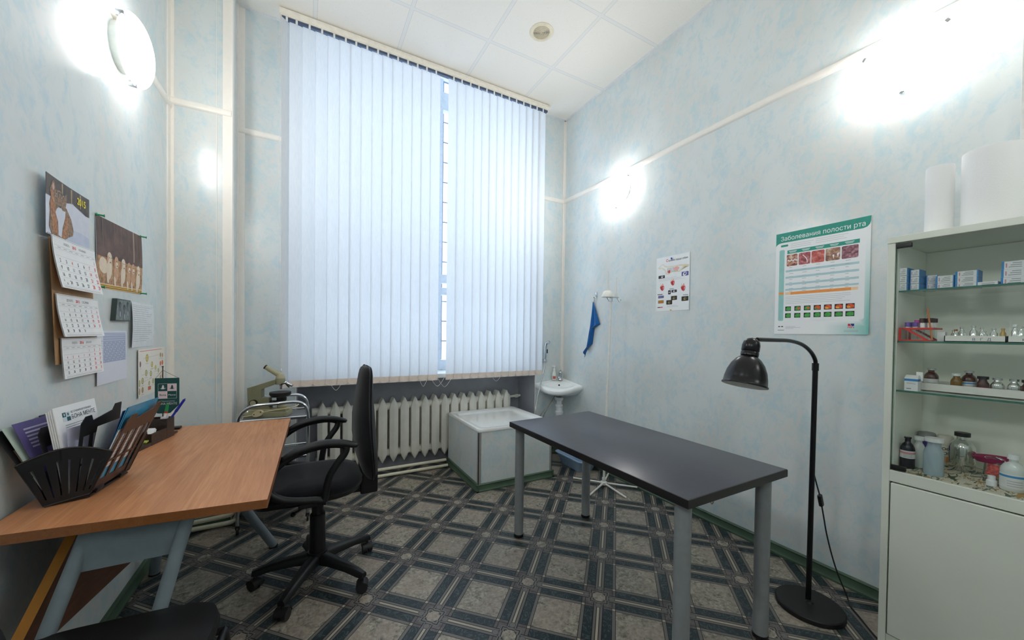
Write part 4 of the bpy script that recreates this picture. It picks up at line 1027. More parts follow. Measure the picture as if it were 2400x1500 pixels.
def lines(mb, mi, x0, x1, y0, y1, n, z, th=0.0012, ragged=0.15):
    mb.m(mi)
    for k in range(n):
        y = y1-(y1-y0)*k/max(1, n-1); flat(mb, rect(x0, y-th/2, x1-(x1-x0)*rnd(0, ragged), y+th/2), z)
def photo_material(name, cols, scale=18, seed=0):
    t = NT(name); x, y, z = t.xyz(); v = t.vec(x*1.0+seed, y+seed*1.7, z)
    n = t.noise(v, scale, 4, 0.6, 0.6)
    k = len(cols); t.base(t.ramp(n, [(0.30+0.4*i/(k-1), lin(c)) for i, c in enumerate(cols)])); t.set(Roughness=0.45); return t.m
# ---- poster about diseases of the mouth
W, H = 0.419, 0.586
m = sheet(W, H); z = 0.0006+ZL
U = lambda u, v: (u*W, (1-v)*H)
def ur(u0, v0, u1, v1): (a, b), (c, d) = U(u0, v1), U(u1, v0); return rect(a, b, c, d)
flat(m, [U(0, 0), U(0, 0.125), U(0.012, 0.112), U(0.03, 0.102), U(0.06, 0.096), U(0.93, 0.096), U(0.965, 0.088), U(0.988, 0.07), U(0.998, 0.045), U(1, 0)][::1], z, 1)
flat(m, [(a, b) for a, b in rrect(*U(0.05, 0.87), *U(0.955, 0.155), 0.010)], z+ZL, 3)
flat(m, rrect(*U(0.045, 0.868), *U(0.108, 0.165), 0.007), z+2*ZL, 2)
flat(m, ur(0.045, 0.585, 0.108, 0.607), z+3*ZL, 4)
flat(m, rrect(*U(0.06, 0.137), *U(0.148, 0.117), 0.004), z+2*ZL, 1)
flat(m, ur(0.14, 0.178, 0.90, 0.213), z+2*ZL, 1)
m.m(0)
for k in range(5): flat(m, ur(0.16+k*0.15, 0.188, 0.25+k*0.15, 0.193), z+3*ZL); flat(m, ur(0.17+k*0.15, 0.199, 0.24+k*0.15, 0.203), z+3*ZL)
pm = [photo_material('mouth_photo_a', [(60, 30, 28), (150, 70, 66), (196, 150, 120), (232, 214, 200)], 60), photo_material('mouth_photo_b', [(110, 50, 56), (176, 84, 90), (206, 150, 150)], 50, 3), photo_material('mouth_photo_c', [(150, 56, 50), (200, 90, 80), (214, 150, 140)], 45, 5), photo_material('mouth_photo_d', [(60, 40, 34), (160, 110, 90), (210, 190, 160)], 40, 7), photo_material('mouth_photo_e', [(70, 40, 50), (140, 84, 96), (190, 150, 160)], 60, 9)]
for k, (u0, u1, v0) in enumerate(((0.135, 0.262, 0.222), (0.275, 0.408, 0.222), (0.418, 0.557, 0.222), (0.568, 0.716, 0.222), (0.730, 0.890, 0.222))):
    flat(m, rrect(*U(u0, v0+0.112), *U(u1, v0), 0.006), z+3*ZL, 8+k)
    m.m(0)
    if k == 0:
        for q in range(6): flat(m, ell(*U(u0+0.02+q*0.019, v0+0.055+0.006*(q % 2)), 0.0035, 0.005, 8), z+4*ZL)
    if k == 1: m.add([(U(u0+0.04+0.05*t+0.02*math.sin(t*3), v0+0.02+0.08*t)[0]+dx, U(0, v0+0.02+0.08*t)[1], z+4*ZL) for t in [0, .25, .5, .75, 1] for dx in (0, 0.004)], [(2*i, 2*i+1, 2*i+3, 2*i+2) for i in range(4)])
    if k == 3: flat(m, [U(u0+0.07, v0+0.06), U(u0+0.09, v0+0.06), U(u0+0.083, v0+0.10)], z+4*ZL); flat(m, [U(u0+0.115, v0+0.055), U(u0+0.14, v0+0.05), U(u0+0.125, v0+0.09)], z+4*ZL)
for v0, v1 in ((0.372, 0.392), (0.435, 0.455), (0.50, 0.519), (0.556, 0.572)):
    flat(m, ur(0.125, v0, 0.90, v1), z+2*ZL, 6)
for k in range(12): flat(m, ur(0.125+k*0.064, 0.588, 0.189+k*0.064, 0.614), z+2*ZL, 7 if k in (0, 11) else 4)
m.m(5)
for r in range(9):
    for c in range(5): flat(m, ur(0.17+c*0.15, 0.348+r*0.029, 0.20+c*0.15+rnd(0, 0.02), 0.351+r*0.029), z+3*ZL)
lines(m, 5, U(0.13, 0)[0], U(0.88, 0)[0], U(0, 0.70)[1], U(0, 0.635)[1], 5, z+3*ZL, 0.001, 0.3)
lines(m, 5, U(0.18, 0)[0], U(0.44, 0)[0], U(0, 0.155)[1], U(0, 0.120)[1], 3, z+2*ZL, 0.001, 0.3); lines(m, 5, U(0.46, 0)[0], U(0.86, 0)[0], U(0, 0.150)[1], U(0, 0.115)[1], 3, z+2*ZL, 0.001, 0.3)
for r, v0 in enumerate((0.728, 0.795)):
    for k in range(7):
        u0 = 0.130+k*0.1085; w_ = 0.068+0.003*k
        flat(m, ur(u0, v0, u0+w_, v0+0.045), z+2*ZL, 13)
        sh_ = [U(u0+0.012, v0+0.037), U(u0+0.008, v0+0.022), U(u0+0.022, v0+0.008), U(u0+0.05, v0+0.004), U(u0+w_-0.006, v0+0.012), U(u0+w_-0.006, v0+0.037), U(u0+0.04, v0+0.041)]
        flat(m, sh_[::-1], z+3*ZL, 15 if (r == 0 and k >= 3) else 14)
        if r == 0 and 1 <= k <= 3: flat(m, ell(*U(u0+0.050, v0+0.022), 0.007, 0.006, 10), z+4*ZL, 15)
        if r == 0 and k >= 3: flat(m, ell(*U(u0+0.030, v0+0.031), 0.008, 0.0045, 10), z+4*ZL, 14 if k == 3 else 16)
flat(m, rrect(*U(0.795, 0.950), *U(0.880, 0.898), 0.003), z+3*ZL, 0)
flat(m, [U(0.808, 0.926), U(0.808, 0.905), U(0.828, 0.905), U(0.840, 0.926)], z+4*ZL, 17); flat(m, [U(0.832, 0.905), U(0.868, 0.905), U(0.868, 0.926), U(0.845, 0.926)], z+4*ZL, 18)
m.m(17).text("Hill's", 0.0135, U(0.838, 0)[0], U(0, 0.944)[1], z+4*ZL, align='CENTER', bold=0.02)
for k in range(2): flat(m, ell(*U(0.062+0.036*k, 0.925), 0.006, 0.003, 10), z+2*ZL, 13)
lines(m, 13, U(0.045, 0)[0], U(0.125, 0)[0], U(0, 0.962)[1], U(0, 0.958)[1], 2, z+2*ZL, 0.0012, 0.05)
lines(m, 5, U(0.14, 0)[0], U(0.32, 0)[0], U(0, 0.945)[1], U(0, 0.925)[1], 3, z+2*ZL, 0.0011, 0.5); lines(m, 5, U(0.77, 0)[0], U(0.92, 0)[0], U(0, 0.972)[1], U(0, 0.964)[1], 2, z+3*ZL, 0.0012, 0.1)
m.m(0).text('Заболевания полости рта', 0.0345, *U(0.055, 0.077), z+2*ZL, sx=0.875)
def curl(x, y, q):
    return (x, y, q+0.005*(x/W)**6+0.003*max(0, 0.15-y/H)*6)
warp(m, curl); m.M = right_wall(1.172, 1.288); m.v = [m.M @ p for p in m.v]; m.M = Matrix.Identity(4)
t = NT('poster_gradient_print'); x, y, z = t.xyz()
g1 = ((0-y-0.165)/0.035).max(0).min(1)*((0.48-z)/0.42).max(0).min(1); g2 = ((0-y-0.02)/0.20).max(0).min(1)*((0.072-z)/0.03).max(0).min(1)
t.base(t.mix(g1.max(g2)*0.85, lin(238, 240, 242), lin(86, 188, 176))); t.set(Roughness=0.4)
mats = [t.m, M_TEAL, M_TEAL2, M_WPR, M_ORANGE, M_INKG, M_BLUEG, M_ORANGE2]+pm+[P('black_print', (26, 28, 28), 0.5, var=0), P('green_print', (66, 160, 70), 0.45, var=0.3, scale=200), P('red_orange_print', (226, 92, 44), 0.45, var=0.3, scale=200), P('yellow_print', (236, 176, 60), 0.45), P('logo_red', (210, 40, 60), 0.4, var=0), P('logo_blue', (36, 46, 130), 0.4, var=0)]
tag(m.build('wall_poster', mats, origin=(XR, 0.96, 1.288), smooth=0), 'large white and teal poster about mouth diseases on the right wall', 'poster')
# ---- poster of a dog's heart
W2, H2 = 0.292, 0.418
U2 = lambda u, v: (u*W2, (1-v)*H2)
m = sheet(W2, H2); z = 0.0006+ZL
m.m(1).text('троение сердца собаки', 0.0185, U2(0.365, 0)[0], U2(0, 0.098)[1], z, sx=0.80, bold=0.02); m.m(2).text('С', 0.026, U2(0.30, 0)[0], U2(0, 0.098)[1], z, bold=0.03)
dog = [(0.06, 0.19), (0.10, 0.165), (0.16, 0.135), (0.21, 0.125), (0.24, 0.15), (0.34, 0.185), (0.55, 0.19), (0.75, 0.185), (0.92, 0.20), (0.99, 0.215), (0.97, 0.24), (0.86, 0.225), (0.76, 0.29), (0.70, 0.315), (0.50, 0.30), (0.38, 0.335), (0.30, 0.325), (0.27, 0.26), (0.18, 0.205), (0.10, 0.215)]
flat(m, [U2(*p) for p in dog][::-1], z, 3)
dog2 = [(0.10, 0.19), (0.17, 0.15), (0.21, 0.145), (0.25, 0.18), (0.34, 0.205), (0.72, 0.21), (0.80, 0.225), (0.70, 0.285), (0.50, 0.28), (0.38, 0.315), (0.32, 0.305), (0.29, 0.24), (0.19, 0.19)]
flat(m, [U2(*p) for p in dog2][::-1], z+ZL, 0)
m.m(1)
for k in range(8): x = 0.36+k*0.042; m.add([(*U2(x, 0.215), z+2*ZL), (*U2(x+0.009, 0.215), z+2*ZL), (*U2(x-0.012, 0.30), z+2*ZL), (*U2(x-0.022, 0.30), z+2*ZL)], [(0, 3, 2, 1)])
flat(m, ell(*U2(0.40, 0.285), 0.012, 0.012, 12), z+3*ZL, 4); flat(m, ell(*U2(0.62, 0.245), 0.024, 0.014, 12), z+3*ZL, 5)
lines(m, 6, U2(0.08, 0)[0], U2(0.9, 0)[0], U2(0, 0.44)[1], U2(0, 0.39)[1], 4, z, 0.0008, 0.4)
def heart(u, v, s):
    c = U2(u, v); g = lambda pts: [(c[0]+a*s, c[1]+b*s) for a, b in pts]
    flat(m, g([(-0.55, 0.35), (-0.6, -0.1), (-0.35, -0.62), (0.10, -0.92), (0.45, -0.72), (0.62, -0.2), (0.55, 0.30), (0.2, 0.42), (-0.2, 0.5)]), z+ZL, 4)
    flat(m, g([(-0.55, 0.30), (-0.48, 0.95), (-0.30, 1.05), (-0.22, 0.55), (-0.25, 0.2)]), z+2*ZL, 3)
    flat(m, g([(-0.1, 0.35), (0.0, 0.85), (0.25, 0.95), (0.42, 0.7), (0.3, 0.35)]), z+2*ZL, 5)
    flat(m, g([(0.02, -0.75), (-0.2, -0.2), (0.0, 0.2), (0.12, -0.1)]), z+3*ZL, 7); flat(m, g([(0.30, -0.60), (0.25, 0.0), (0.42, 0.2), (0.48, -0.2)]), z+3*ZL, 5)
    flat(m, g([(-0.52, 0.30), (-0.46, 0.32), (-0.30, -0.45), (-0.36, -0.5)]), z+3*ZL, 8)
heart(0.19, 0.555, 0.031); heart(0.51, 0.485, 0.029); heart(0.82, 0.60, 0.031)
for (a, b, c, d, mi) in ((0.07, 0.335, 0.27, 0.39, 8), (0.77, 0.325, 0.97, 0.40, 9), (0.38, 0.625, 0.46, 0.70, 8), (0.48, 0.625, 0.64, 0.672, 8), (0.07, 0.71, 0.25, 0.757, 9), (0.07, 0.795, 0.25, 0.855, 10), (0.47, 0.735, 0.65, 0.81, 11), (0.33, 0.805, 0.51, 0.885, 11), (0.78, 0.76, 0.98, 0.84, 11)):
    flat(m, rrect(*U2(a, d), *U2(c, b), 0.004), z+ZL, mi)
for (u, v, r, mi) in ((0.86, 0.365, 0.017, 0), (0.19, 0.362, 0.010, 0), (0.56, 0.775, 0.011, 12), (0.42, 0.845, 0.011, 12), (0.88, 0.80, 0.012, 12), (0.42, 0.662, 0.006, 0), (0.56, 0.648, 0.008, 0)):
    flat(m, ell(*U2(u, v), r, r*0.75, 12, 0.5), z+2*ZL, mi); flat(m, ell(*U2(u+0.01, v-0.005), r*0.6, r*0.4, 12, 0.5), z+3*ZL, 9 if mi == 0 else 8)
for k in range(9): flat(m, rect(*U2(0.08+k*0.018, 0.835), *U2(0.089+k*0.018, 0.825)), z+2*ZL, 8); flat(m, rect(*U2(0.08+k*0.018, 0.745), *U2(0.084+k*0.018, 0.722)), z+2*ZL, 6)
for a, b, c in ((0.05, 0.22, 0.685), (0.42, 0.55, 0.605), (0.82, 0.97, 0.735), (0.05, 0.2, 0.69)): flat(m, rect(*U2(a, c+0.004), *U2(b, c-0.004)), z+ZL, 1)
flat(m, rect(*U2(0.055, 0.935), *U2(0.14, 0.92)), z, 1)
flat(m, rect(*U2(0.14, 0.935), *U2(0.22, 0.92)), z, 2)
lines(m, 6, U2(0.35, 0)[0], U2(0.7, 0)[0], U2(0, 0.93)[1], U2(0, 0.905)[1], 3, z, 0.0008, 0.3)
warp(m, lambda x, y, q: (x, y, q+0.004*(x/W2)**5)); m.v = [right_wall(2.020, 1.460) @ p for p in m.v]
hp = m.build('wall_poster', [M_WPR, M_INK, M_RED, P('cream_print', (228, 220, 196), 0.5), P('heart_red', (206, 62, 66), 0.45, var=0.25, scale=150), P('heart_pink', (236, 176, 170), 0.45), M_INKG, P('heart_dark', (150, 36, 44), 0.45), P('scan_black', (44, 42, 44), 0.45, var=0.3, scale=120), P('scan_blue', (92, 92, 150), 0.45, var=0.3, scale=80), P('scan_amber', (186, 128, 52), 0.45), P('scan_dark', (34, 32, 28), 0.45), P('scan_olive', (176, 152, 62), 0.45, var=0.3, scale=150)], origin=(XR, 1.87, 1.46), smooth=0)
tag(hp, 'small white poster with three red hearts on the right wall', 'poster')
F = right_wall(2.020, 1.460)
MB(F).cyl((*U2(0.47, 0.06), 0.002), (*U2(0.49, 0.05), 0.012), 0.0045, 0.006, 10).build('pin', P('blue_pin', (40, 70, 170), 0.3), hp); MB(F).cyl((*U2(0.47, 0.985), 0.002), (*U2(0.48, 0.985), 0.011), 0.006, 0.004, 10).build('pin', P('yellow_pin', (226, 210, 110), 0.3), hp)
# ---- three-block wall calendar
CX = XL+0.004
cal = thing('wall_calendar', 'three-block wall calendar with a cat picture, nearest on the left wall', 'calendar', (CX, 1.88, 1.09))
M_CARD = P('calendar_cardboard', (170, 132, 92), 0.7, scale=20); M_DATE = P('date_ink', (52, 54, 60), 0.6, var=0); M_DRED = P('date_red', (232, 60, 76), 0.6, var=0)
CW = 0.302; CY0 = 1.717
def lw(y, z): return left_wall(y, z, 0.004)
def bow(x, y, q): return (x, y, q+0.014*(1-(x/CW))**2+0.004)
m = MB().m(0)
for a, b in ((0.06, 0.475),): m.grid(lambda u, v: (u*CW, a+(b-a)*v, 0.0), 8, 12); m.grid(lambda u, v: (u*CW, a+(b-a)*v, 0.0012), 8, 12)
warp(m, bow); T_ = lw(CY0+0.03, 1.09); SK = lambda z: 0.075*(1.765-z)    # the lower blocks hang further along the wall
m.v = [T_ @ p for p in m.v]; m.v = [Vector((p.x, p.y+SK(p.z)-0.03-0.002, p.z)) for p in m.v]
m.build('cardboard_back', M_CARD, cal)
# picture
h_ = 0.192; m = MB(); V = lambda u, v: (u*CW, (1-v)*h_)
m.m(0).grid(lambda u, v: (u*CW, h_*v, 0), 8, 2)
z = 0.0006
def blob(pts, mi, k=1): flat(m, [V(*p) for p in pts][::-1], z+k*ZL, mi)
def strip_(pts): return pts
blob([(0, 0), (1, 0), (1, 0.36), (0.92, 0.36), (0.8, 0.32), (0.72, 0.30), (0.6, 0.26), (0.45, 0.32), (0.3, 0.34), (0.0, 0.36)], 1)
for k in range(9): x = 0.35+k*0.07; blob([(x, 0.02), (x+0.03, 0.02), (x+0.025, 0.28), (x+0.008, 0.28)], 2 if k % 3 else 3, 2)
blob([(0.36, 0.88), (0.48, 0.80), (0.62, 0.75), (0.8, 0.74), (1, 0.78), (1, 1), (0.3, 1)], 4, 2)
blob([(0.13, 0.98), (0.07, 0.86), (0.09, 0.62), (0.14, 0.42), (0.3, 0.36), (0.46, 0.42), (0.57, 0.58), (0.62, 0.76), (0.60, 0.86), (0.5, 0.92), (0.42, 0.99)], 5, 3)
blob([(0.16, 0.93), (0.11, 0.70), (0.08, 0.48), (0.12, 0.34), (0.2, 0.30), (0.26, 0.5), (0.24, 0.75), (0.30, 0.97)], 6, 4)
blob([(0.34, 0.96), (0.42, 0.72), (0.40, 0.52), (0.48, 0.56), (0.50, 0.72), (0.46, 0.9), (0.41, 0.97)], 6, 4)
blob([(0.10, 0.34), (0.08, 0.24), (0.14, 0.08), (0.18, 0.06), (0.21, 0.19), (0.32, 0.17), (0.41, 0.22), (0.47, 0.13), (0.45, 0.34), (0.42, 0.46), (0.34, 0.53), (0.22, 0.52), (0.14, 0.44)], 5, 5)
blob([(0.10, 0.34), (0.09, 0.26), (0.14, 0.24), (0.17, 0.36), (0.20, 0.48), (0.14, 0.44)], 6, 6); blob([(0.13, 0.16), (0.17, 0.09), (0.185, 0.19), (0.15, 0.23)], 10, 6)
blob([(0.20, 0.58), (0.24, 0.50), (0.34, 0.50), (0.43, 0.48), (0.42, 0.60), (0.36, 0.80), (0.34, 0.97), (0.27, 0.95), (0.26, 0.72)], 0, 6)
blob([(0.24, 0.50), (0.31, 0.44), (0.37, 0.50), (0.32, 0.54)], 0, 7); blob([(0.28, 0.44), (0.33, 0.43), (0.32, 0.47), (0.29, 0.47)], 9, 8)
for x in (0.235, 0.36): blob([(x-0.016, 0.335), (x, 0.325), (x+0.016, 0.332), (x, 0.345)], 9, 8)
for x in (0.22, 0.27, 0.32, 0.37): blob([(x, 0.20), (x+0.012, 0.20), (x+0.008, 0.29), (x+0.002, 0.29)], 9, 7)
for a, b in ((0.30, 0.24), (0.22, 0.26), (0.38, 0.23), (0.28, 0.19), (0.34, 0.28), (0.2, 0.31)): flat(m, ell(*V(a, b), 0.0018, 0.0018, 6), z+8*ZL, 0)
m.m(8).text('2015', 0.034, V(0.70, 0)[0], V(0, 0.185)[1]-0.006, z+9*ZL, bold=0.035, sx=0.92)
m.m(9); 
for k in range(30): flat(m, rect(0.008+k*0.0098, 0.0015, 0.013+k*0.0098, 0.0035), z+4*ZL)
warp(m, bow); m.v = [lw(CY0, 1.572) @ p for p in m.v]
m.build('picture', [P('snow_print', (214, 216, 228), 0.35, var=0.04, scale=30), photo_material('forest_print', [(38, 33, 36), (66, 56, 52), (88, 74, 68), (50, 42, 54)], 14), P('trunk_print', (70, 58, 58), 0.4), P('light_trunk_print', (176, 150, 110), 0.4), P('snow_mound_print', (196, 202, 222), 0.35), photo_material('cat_grey_print', [(88, 68, 52), (140, 108, 80), (178, 144, 108)], 110), photo_material('cat_ginger_print', [(112, 72, 44), (176, 112, 66), (206, 152, 104)], 110), M_INKG, P('yellow_digits', (238, 220, 40), 0.4, var=0), P('cat_black_print', (40, 36, 36), 0.4), P('cat_pink_print', (206, 160, 150), 0.4)], cal, smooth=0)
def month(title_ru, year, title_en, first, days, reds, z1, hh, yy, tilt, double=False):
    m = MB(); n = 8
    m.m(0).grid(lambda u, v: (u*CW*0.97, hh*v, 0), n, 6); m.grid(lambda u, v: (u*CW*0.97, hh*v, -0.003), n, 2)
    zz = ZL*2; w = CW*0.97; yt = hh-0.018
    m.m(1).text(title_ru, 0.0115, w*0.38, yt-0.004, zz, align='RIGHT', sx=0.85); m.text(title_en, 0.0115, w*0.60, yt-0.004, zz, sx=0.85); m.m(3).text(year, 0.0135, w*0.49, yt-0.005, zz, align='CENTER', bold=0.03)
    m.m(1)
    for k in range(36): flat(m, rect(0.006+k*0.008, hh-0.004, 0.010+k*0.008, hh-0.002), zz)
    flat(m, rect(w*0.03, yt-0.012, w*0.97, yt-0.0115), zz)
    for k in range(7): flat(m, rect(w*(0.10+k*0.135), yt-0.0175, w*(0.17+k*0.135), yt-0.016), zz)
    rows = (first+days+6)//7; rh = (hh-0.052)/ (5 if rows > 5 else rows)
    m.m(1)
    for r in range(min(rows, 5)+1): flat(m, rect(w*0.03, hh-0.040-r*rh, w*0.97, hh-0.0396-r*rh), zz)
    lines(m, 1, w*0.05, w*0.95, 0.004, 0.007, 2, zz, 0.0008, 0.05)
    for d in range(1, days+1):
        c = (first+d-1) % 7; r = (first+d-1)//7
        if r == 5: continue
        m.m(3 if (c >= 5 or d in reds) else 2)
        sz = rh*0.80 if c >= 5 else rh*0.72
        if double and d == 23:
            m.text('23', sz*0.6, w*(0.075+c*0.138), hh-0.040-(r+0.55)*rh, zz, sx=0.8); m.text('30', sz*0.6, w*(0.135+c*0.138), hh-0.040-(r+0.95)*rh, zz, sx=0.8); continue
        m.text(str(d), sz, w*(0.115+c*0.138), hh-0.040-(r+0.80)*rh, zz, align='CENTER', sx=0.85, bold=0.025)
    for v_ in m.v: v_.x += 0.0
    warp(m, lambda x, y, q: (x, y, q+0.014*(1-x/CW)**2+0.010+tilt*max(0, 1-y/hh)**1.6+0.006*x/CW))
    m.v = [lw(yy, z1-hh) @ p for p in m.v]
    m.build('month_pad', [M_PAPER, M_INKG, M_DATE, M_DRED], cal, smooth=0)
month('НОЯБРЬ', '2015', 'NOVEMBER', 6, 30, {4}, 1.572, 0.168, CY0+0.018, 0.024, True)
month('ДЕКАБРЬ', '2015', 'DECEMBER', 1, 31, set(), 1.385, 0.142, CY0+0.040, 0.020)
month('ЯНВАРЬ', '2016', 'JANUARY', 4, 31, set(range(1, 9)), 1.238, 0.138, CY0+0.068, 0.008)
# ---- picture of six dogs, pinned at the corners
W3, H3 = 0.460, 0.292; V = lambda u, v: (u*W3, (1-v)*H3)
m = MB().m(0).box(0, W3, 0, H3, 0, 0.0006); z = 0.0006
flat(m, rect(*V(0, 0.55), *V(1, 0)), z+ZL, 1); flat(m, rect(*V(0, 0.93), *V(1, 0.55)), z+ZL, 2); flat(m, rect(*V(0, 1), *V(1, 0.935)), z+ZL, 3)
for k in range(26):
    x = rnd(0, 0.97); flat(m, [V(x, 0.0), V(x, rnd(0.15, 0.5)), V(x+0.012, rnd(0.15, 0.5)), V(x+0.012, 0.0)], z+2*ZL, 7 if k % 2 else 8)
flat(m, [V(0.78, 0), V(0.77, 0.5), V(0.79, 0.5), V(0.80, 0)], z+3*ZL, 9); flat(m, rect(*V(0, 0.958), *V(1, 0.952)), z+2*ZL, 6); flat(m, rect(*V(0.02, 0.985), *V(0.98, 0.975)), z+2*ZL, 8)
for k, (u, v, s) in enumerate(((0.24, 0.545, 1.05), (0.38, 0.57, 0.95), (0.53, 0.575, 1.0), (0.66, 0.595, 0.88), (0.76, 0.60, 0.92), (0.89, 0.615, 1.0))):
    mi = 4 if k in (0, 2, 5) else 5
    flat(m, ell(*V(u, v+0.17), 0.024*s, 0.042*s, 16), z+4*ZL, mi)
    if k == 0: flat(m, ell(*V(u-0.11, v+0.13), 0.040, 0.032, 16, -0.4), z+3*ZL, 4)
    flat(m, ell(*V(u, v+0.01), 0.021*s, 0.026*s, 16), z+5*ZL, mi); flat(m, ell(*V(u+0.01*s, v+0.05), 0.012*s, 0.014*s, 12), z+6*ZL, 4)
    flat(m, ell(*V(u-0.036*s, v+0.03), 0.007*s, 0.018*s, 10, -0.2), z+6*ZL, 5)
    flat(m, ell(*V(u+0.014*s, v+0.065), 0.004, 0.0035, 8), z+7*ZL, 6); flat(m, ell(*V(u-0.004*s, v+0.0), 0.0026, 0.0026, 8), z+7*ZL, 6); flat(m, ell(*V(u+0.026*s, v+0.0), 0.0024, 0.0026, 8), z+7*ZL, 6)
    flat(m, ell(*V(u-0.02, v+0.30), 0.010*s, 0.022, 10, 0.3), z+5*ZL, 4)
warp(m, lambda x, y, q: (x, y, q+0.004*math.sin(PI*y/H3)+0.003*(x/W3)**2)); F = left_wall(2.083, 1.437); m.v = [F @ Vector((p.x, p.y+0.012*(p.x/W3), p.z)) for p in m.v]
dp = m.build('wall_picture', [M_WPR, photo_material('dark_wood_print', [(58, 36, 34), (92, 62, 54), (112, 82, 66)], 10), photo_material('dry_grass_print', [(124, 84, 52), (176, 128, 84), (206, 164, 118)], 60), P('yellow_border', (222, 172, 70), 0.45), P('cream_dog_print', (232, 212, 188), 0.45, var=0.06, scale=60), P('tan_dog_print', (204, 158, 122), 0.45, var=0.1, scale=60), M_INK, P('trunk_brown', (110, 84, 70), 0.45), P('trunk_dark', (74, 54, 48), 0.45), P('birch_print', (176, 152, 132), 0.45)], origin=(XL, 2.31, 1.437), smooth=0)
tag(dp, 'pinned brown picture of six pale dogs on the left wall', 'picture')
M_GPIN = P('green_pin', (30, 150, 96), 0.35)
for u, v in ((0.015, 0.0), (0.985, 0.0), (0.015, 0.985), (0.985, 0.985)):
    c = Vector((*V(u, v), 0)); c.y += 0.012*u
    MB(F).cyl((c.x, c.y, 0.0), (c.x+0.006, c.y-0.002, 0.022), 0.0032, 0.0038, 10).cyl((c.x+0.006, c.y-0.002, 0.022), (c.x+0.0065, c.y-0.002, 0.0245), 0.006, seg=12).cyl((c.x, c.y, 0.001), (c.x+0.001, c.y, 0.005), 0.006, seg=12).build('pin', M_GPIN, dp)
# ---- small framed card
F = left_wall(2.212, 1.306)
m = MB().m(0).hull([(0, 0, 0), (0.155, 0, 0), (0.160, 0.098, 0), (0.020, 0.098, 0)], [(0, 0, 0.016), (0.155, 0, 0.016), (0.160, 0.098, 0.016), (0.020, 0.098, 0.016)]); z = 0.0165
flat(m, [(0.004, 0.004), (0.152, 0.004), (0.157, 0.094), (0.022, 0.094)], z, 1)
for x, y, s in ((0.045, 0.06, 1), (0.088, 0.05, 0.95), (0.125, 0.066, 0.9)):
    flat(m, ell(x, y-0.022, 0.014*s, 0.028*s, 12), z+ZL, 2); flat(m, ell(x, y+0.012, 0.012*s, 0.014*s, 12), z+2*ZL, 3); flat(m, ell(x+0.003, y+0.008, 0.006*s, 0.008*s, 10), z+3*ZL, 2); flat(m, ell(x+0.002, y-0.03, 0.005*s, 0.014*s, 8), z+2*ZL, 4)
m.v = [F @ p for p in m.v]
tag(m.build('picture_block', [P('dark_card_edge', (60, 72, 70), 0.5), photo_material('grey_green_print', [(70, 82, 80), (104, 118, 116), (130, 142, 140)], 40), P('grey_dog_print', (96, 100, 108), 0.5), P('black_dog_print', (46, 46, 50), 0.5), P('pale_dog_print', (176, 178, 186), 0.5)], origin=(XL, 2.29, 1.306), smooth=0), 'small dark picture block hung below the six dogs', 'picture')
# ---- typed notice in a plastic sleeve
W4, H4 = 0.312, 0.222; F = left_wall(2.398, 1.180)
m = sheet(W4, H4); z = 0.0006+ZL
m.m(1)
for k in range(17): flat(m, rect(0.02, H4-0.022-k*0.0106, rnd(0.2, 0.29), H4-0.0208-k*0.0106), z)
flat(m, rect(0.0, H4-0.014, W4, H4-0.0132), z)
warp(m, lambda x, y, q: (x, y, q+0.010*math.exp(-((x/W4)/0.16)**2)+0.004*math.sin(PI*y/H4)+0.001)); m.v = [F @ p for p in m.v]
tag(m.build('notice_sheet', [P('sleeved_paper', (222, 226, 230), 0.3), M_INKG], origin=(XL, 2.55, 1.18), smooth=0), 'grey typed notice sheet in a clear sleeve beside the small dark picture', 'paper')
# ---- table sheet
W5, H5 = 0.300, 0.222; F = left_wall(2.079, 1.040)
m = sheet(W5, H5); z = 0.0006+ZL
flat(m, rect(0.06, 0.088, 0.285, 0.205), z, 2)
for k in range(12): flat(m, rect(0.06, 0.09+k*0.0096, 0.285, 0.0915+k*0.0096), z+ZL, 3)
m.m(1)
for r in range(9):
    for k in range(16): flat(m, rect(0.066+k*0.0136, 0.094+r*0.0096, 0.0715+k*0.0136, 0.0965+r*0.0096), z+ZL*2) if (r*7+k*5) % 3 else None
lines(m, 1, 0.01, 0.055, 0.092, 0.18, 10, z, 0.001, 0.2); lines(m, 3, 0.06, 0.285, 0.207, 0.212, 2, z, 0.002, 0.02)
warp(m, lambda x, y, q: (x, y, q+0.006*(1-x/W5)**3)); m.v = [F @ p for p in m.v]
tag(m.build('table_sheet', [P('bluish_paper', (220, 224, 236), 0.5, var=0.01), P('table_ink', (80, 84, 104), 0.6, var=0), P('table_shade', (188, 198, 220), 0.5, var=0), P('table_blue', (128, 146, 188), 0.5, var=0)], origin=(XL, 2.23, 1.04), smooth=0), 'white sheet with a blue table, partly behind the calendar', 'paper')
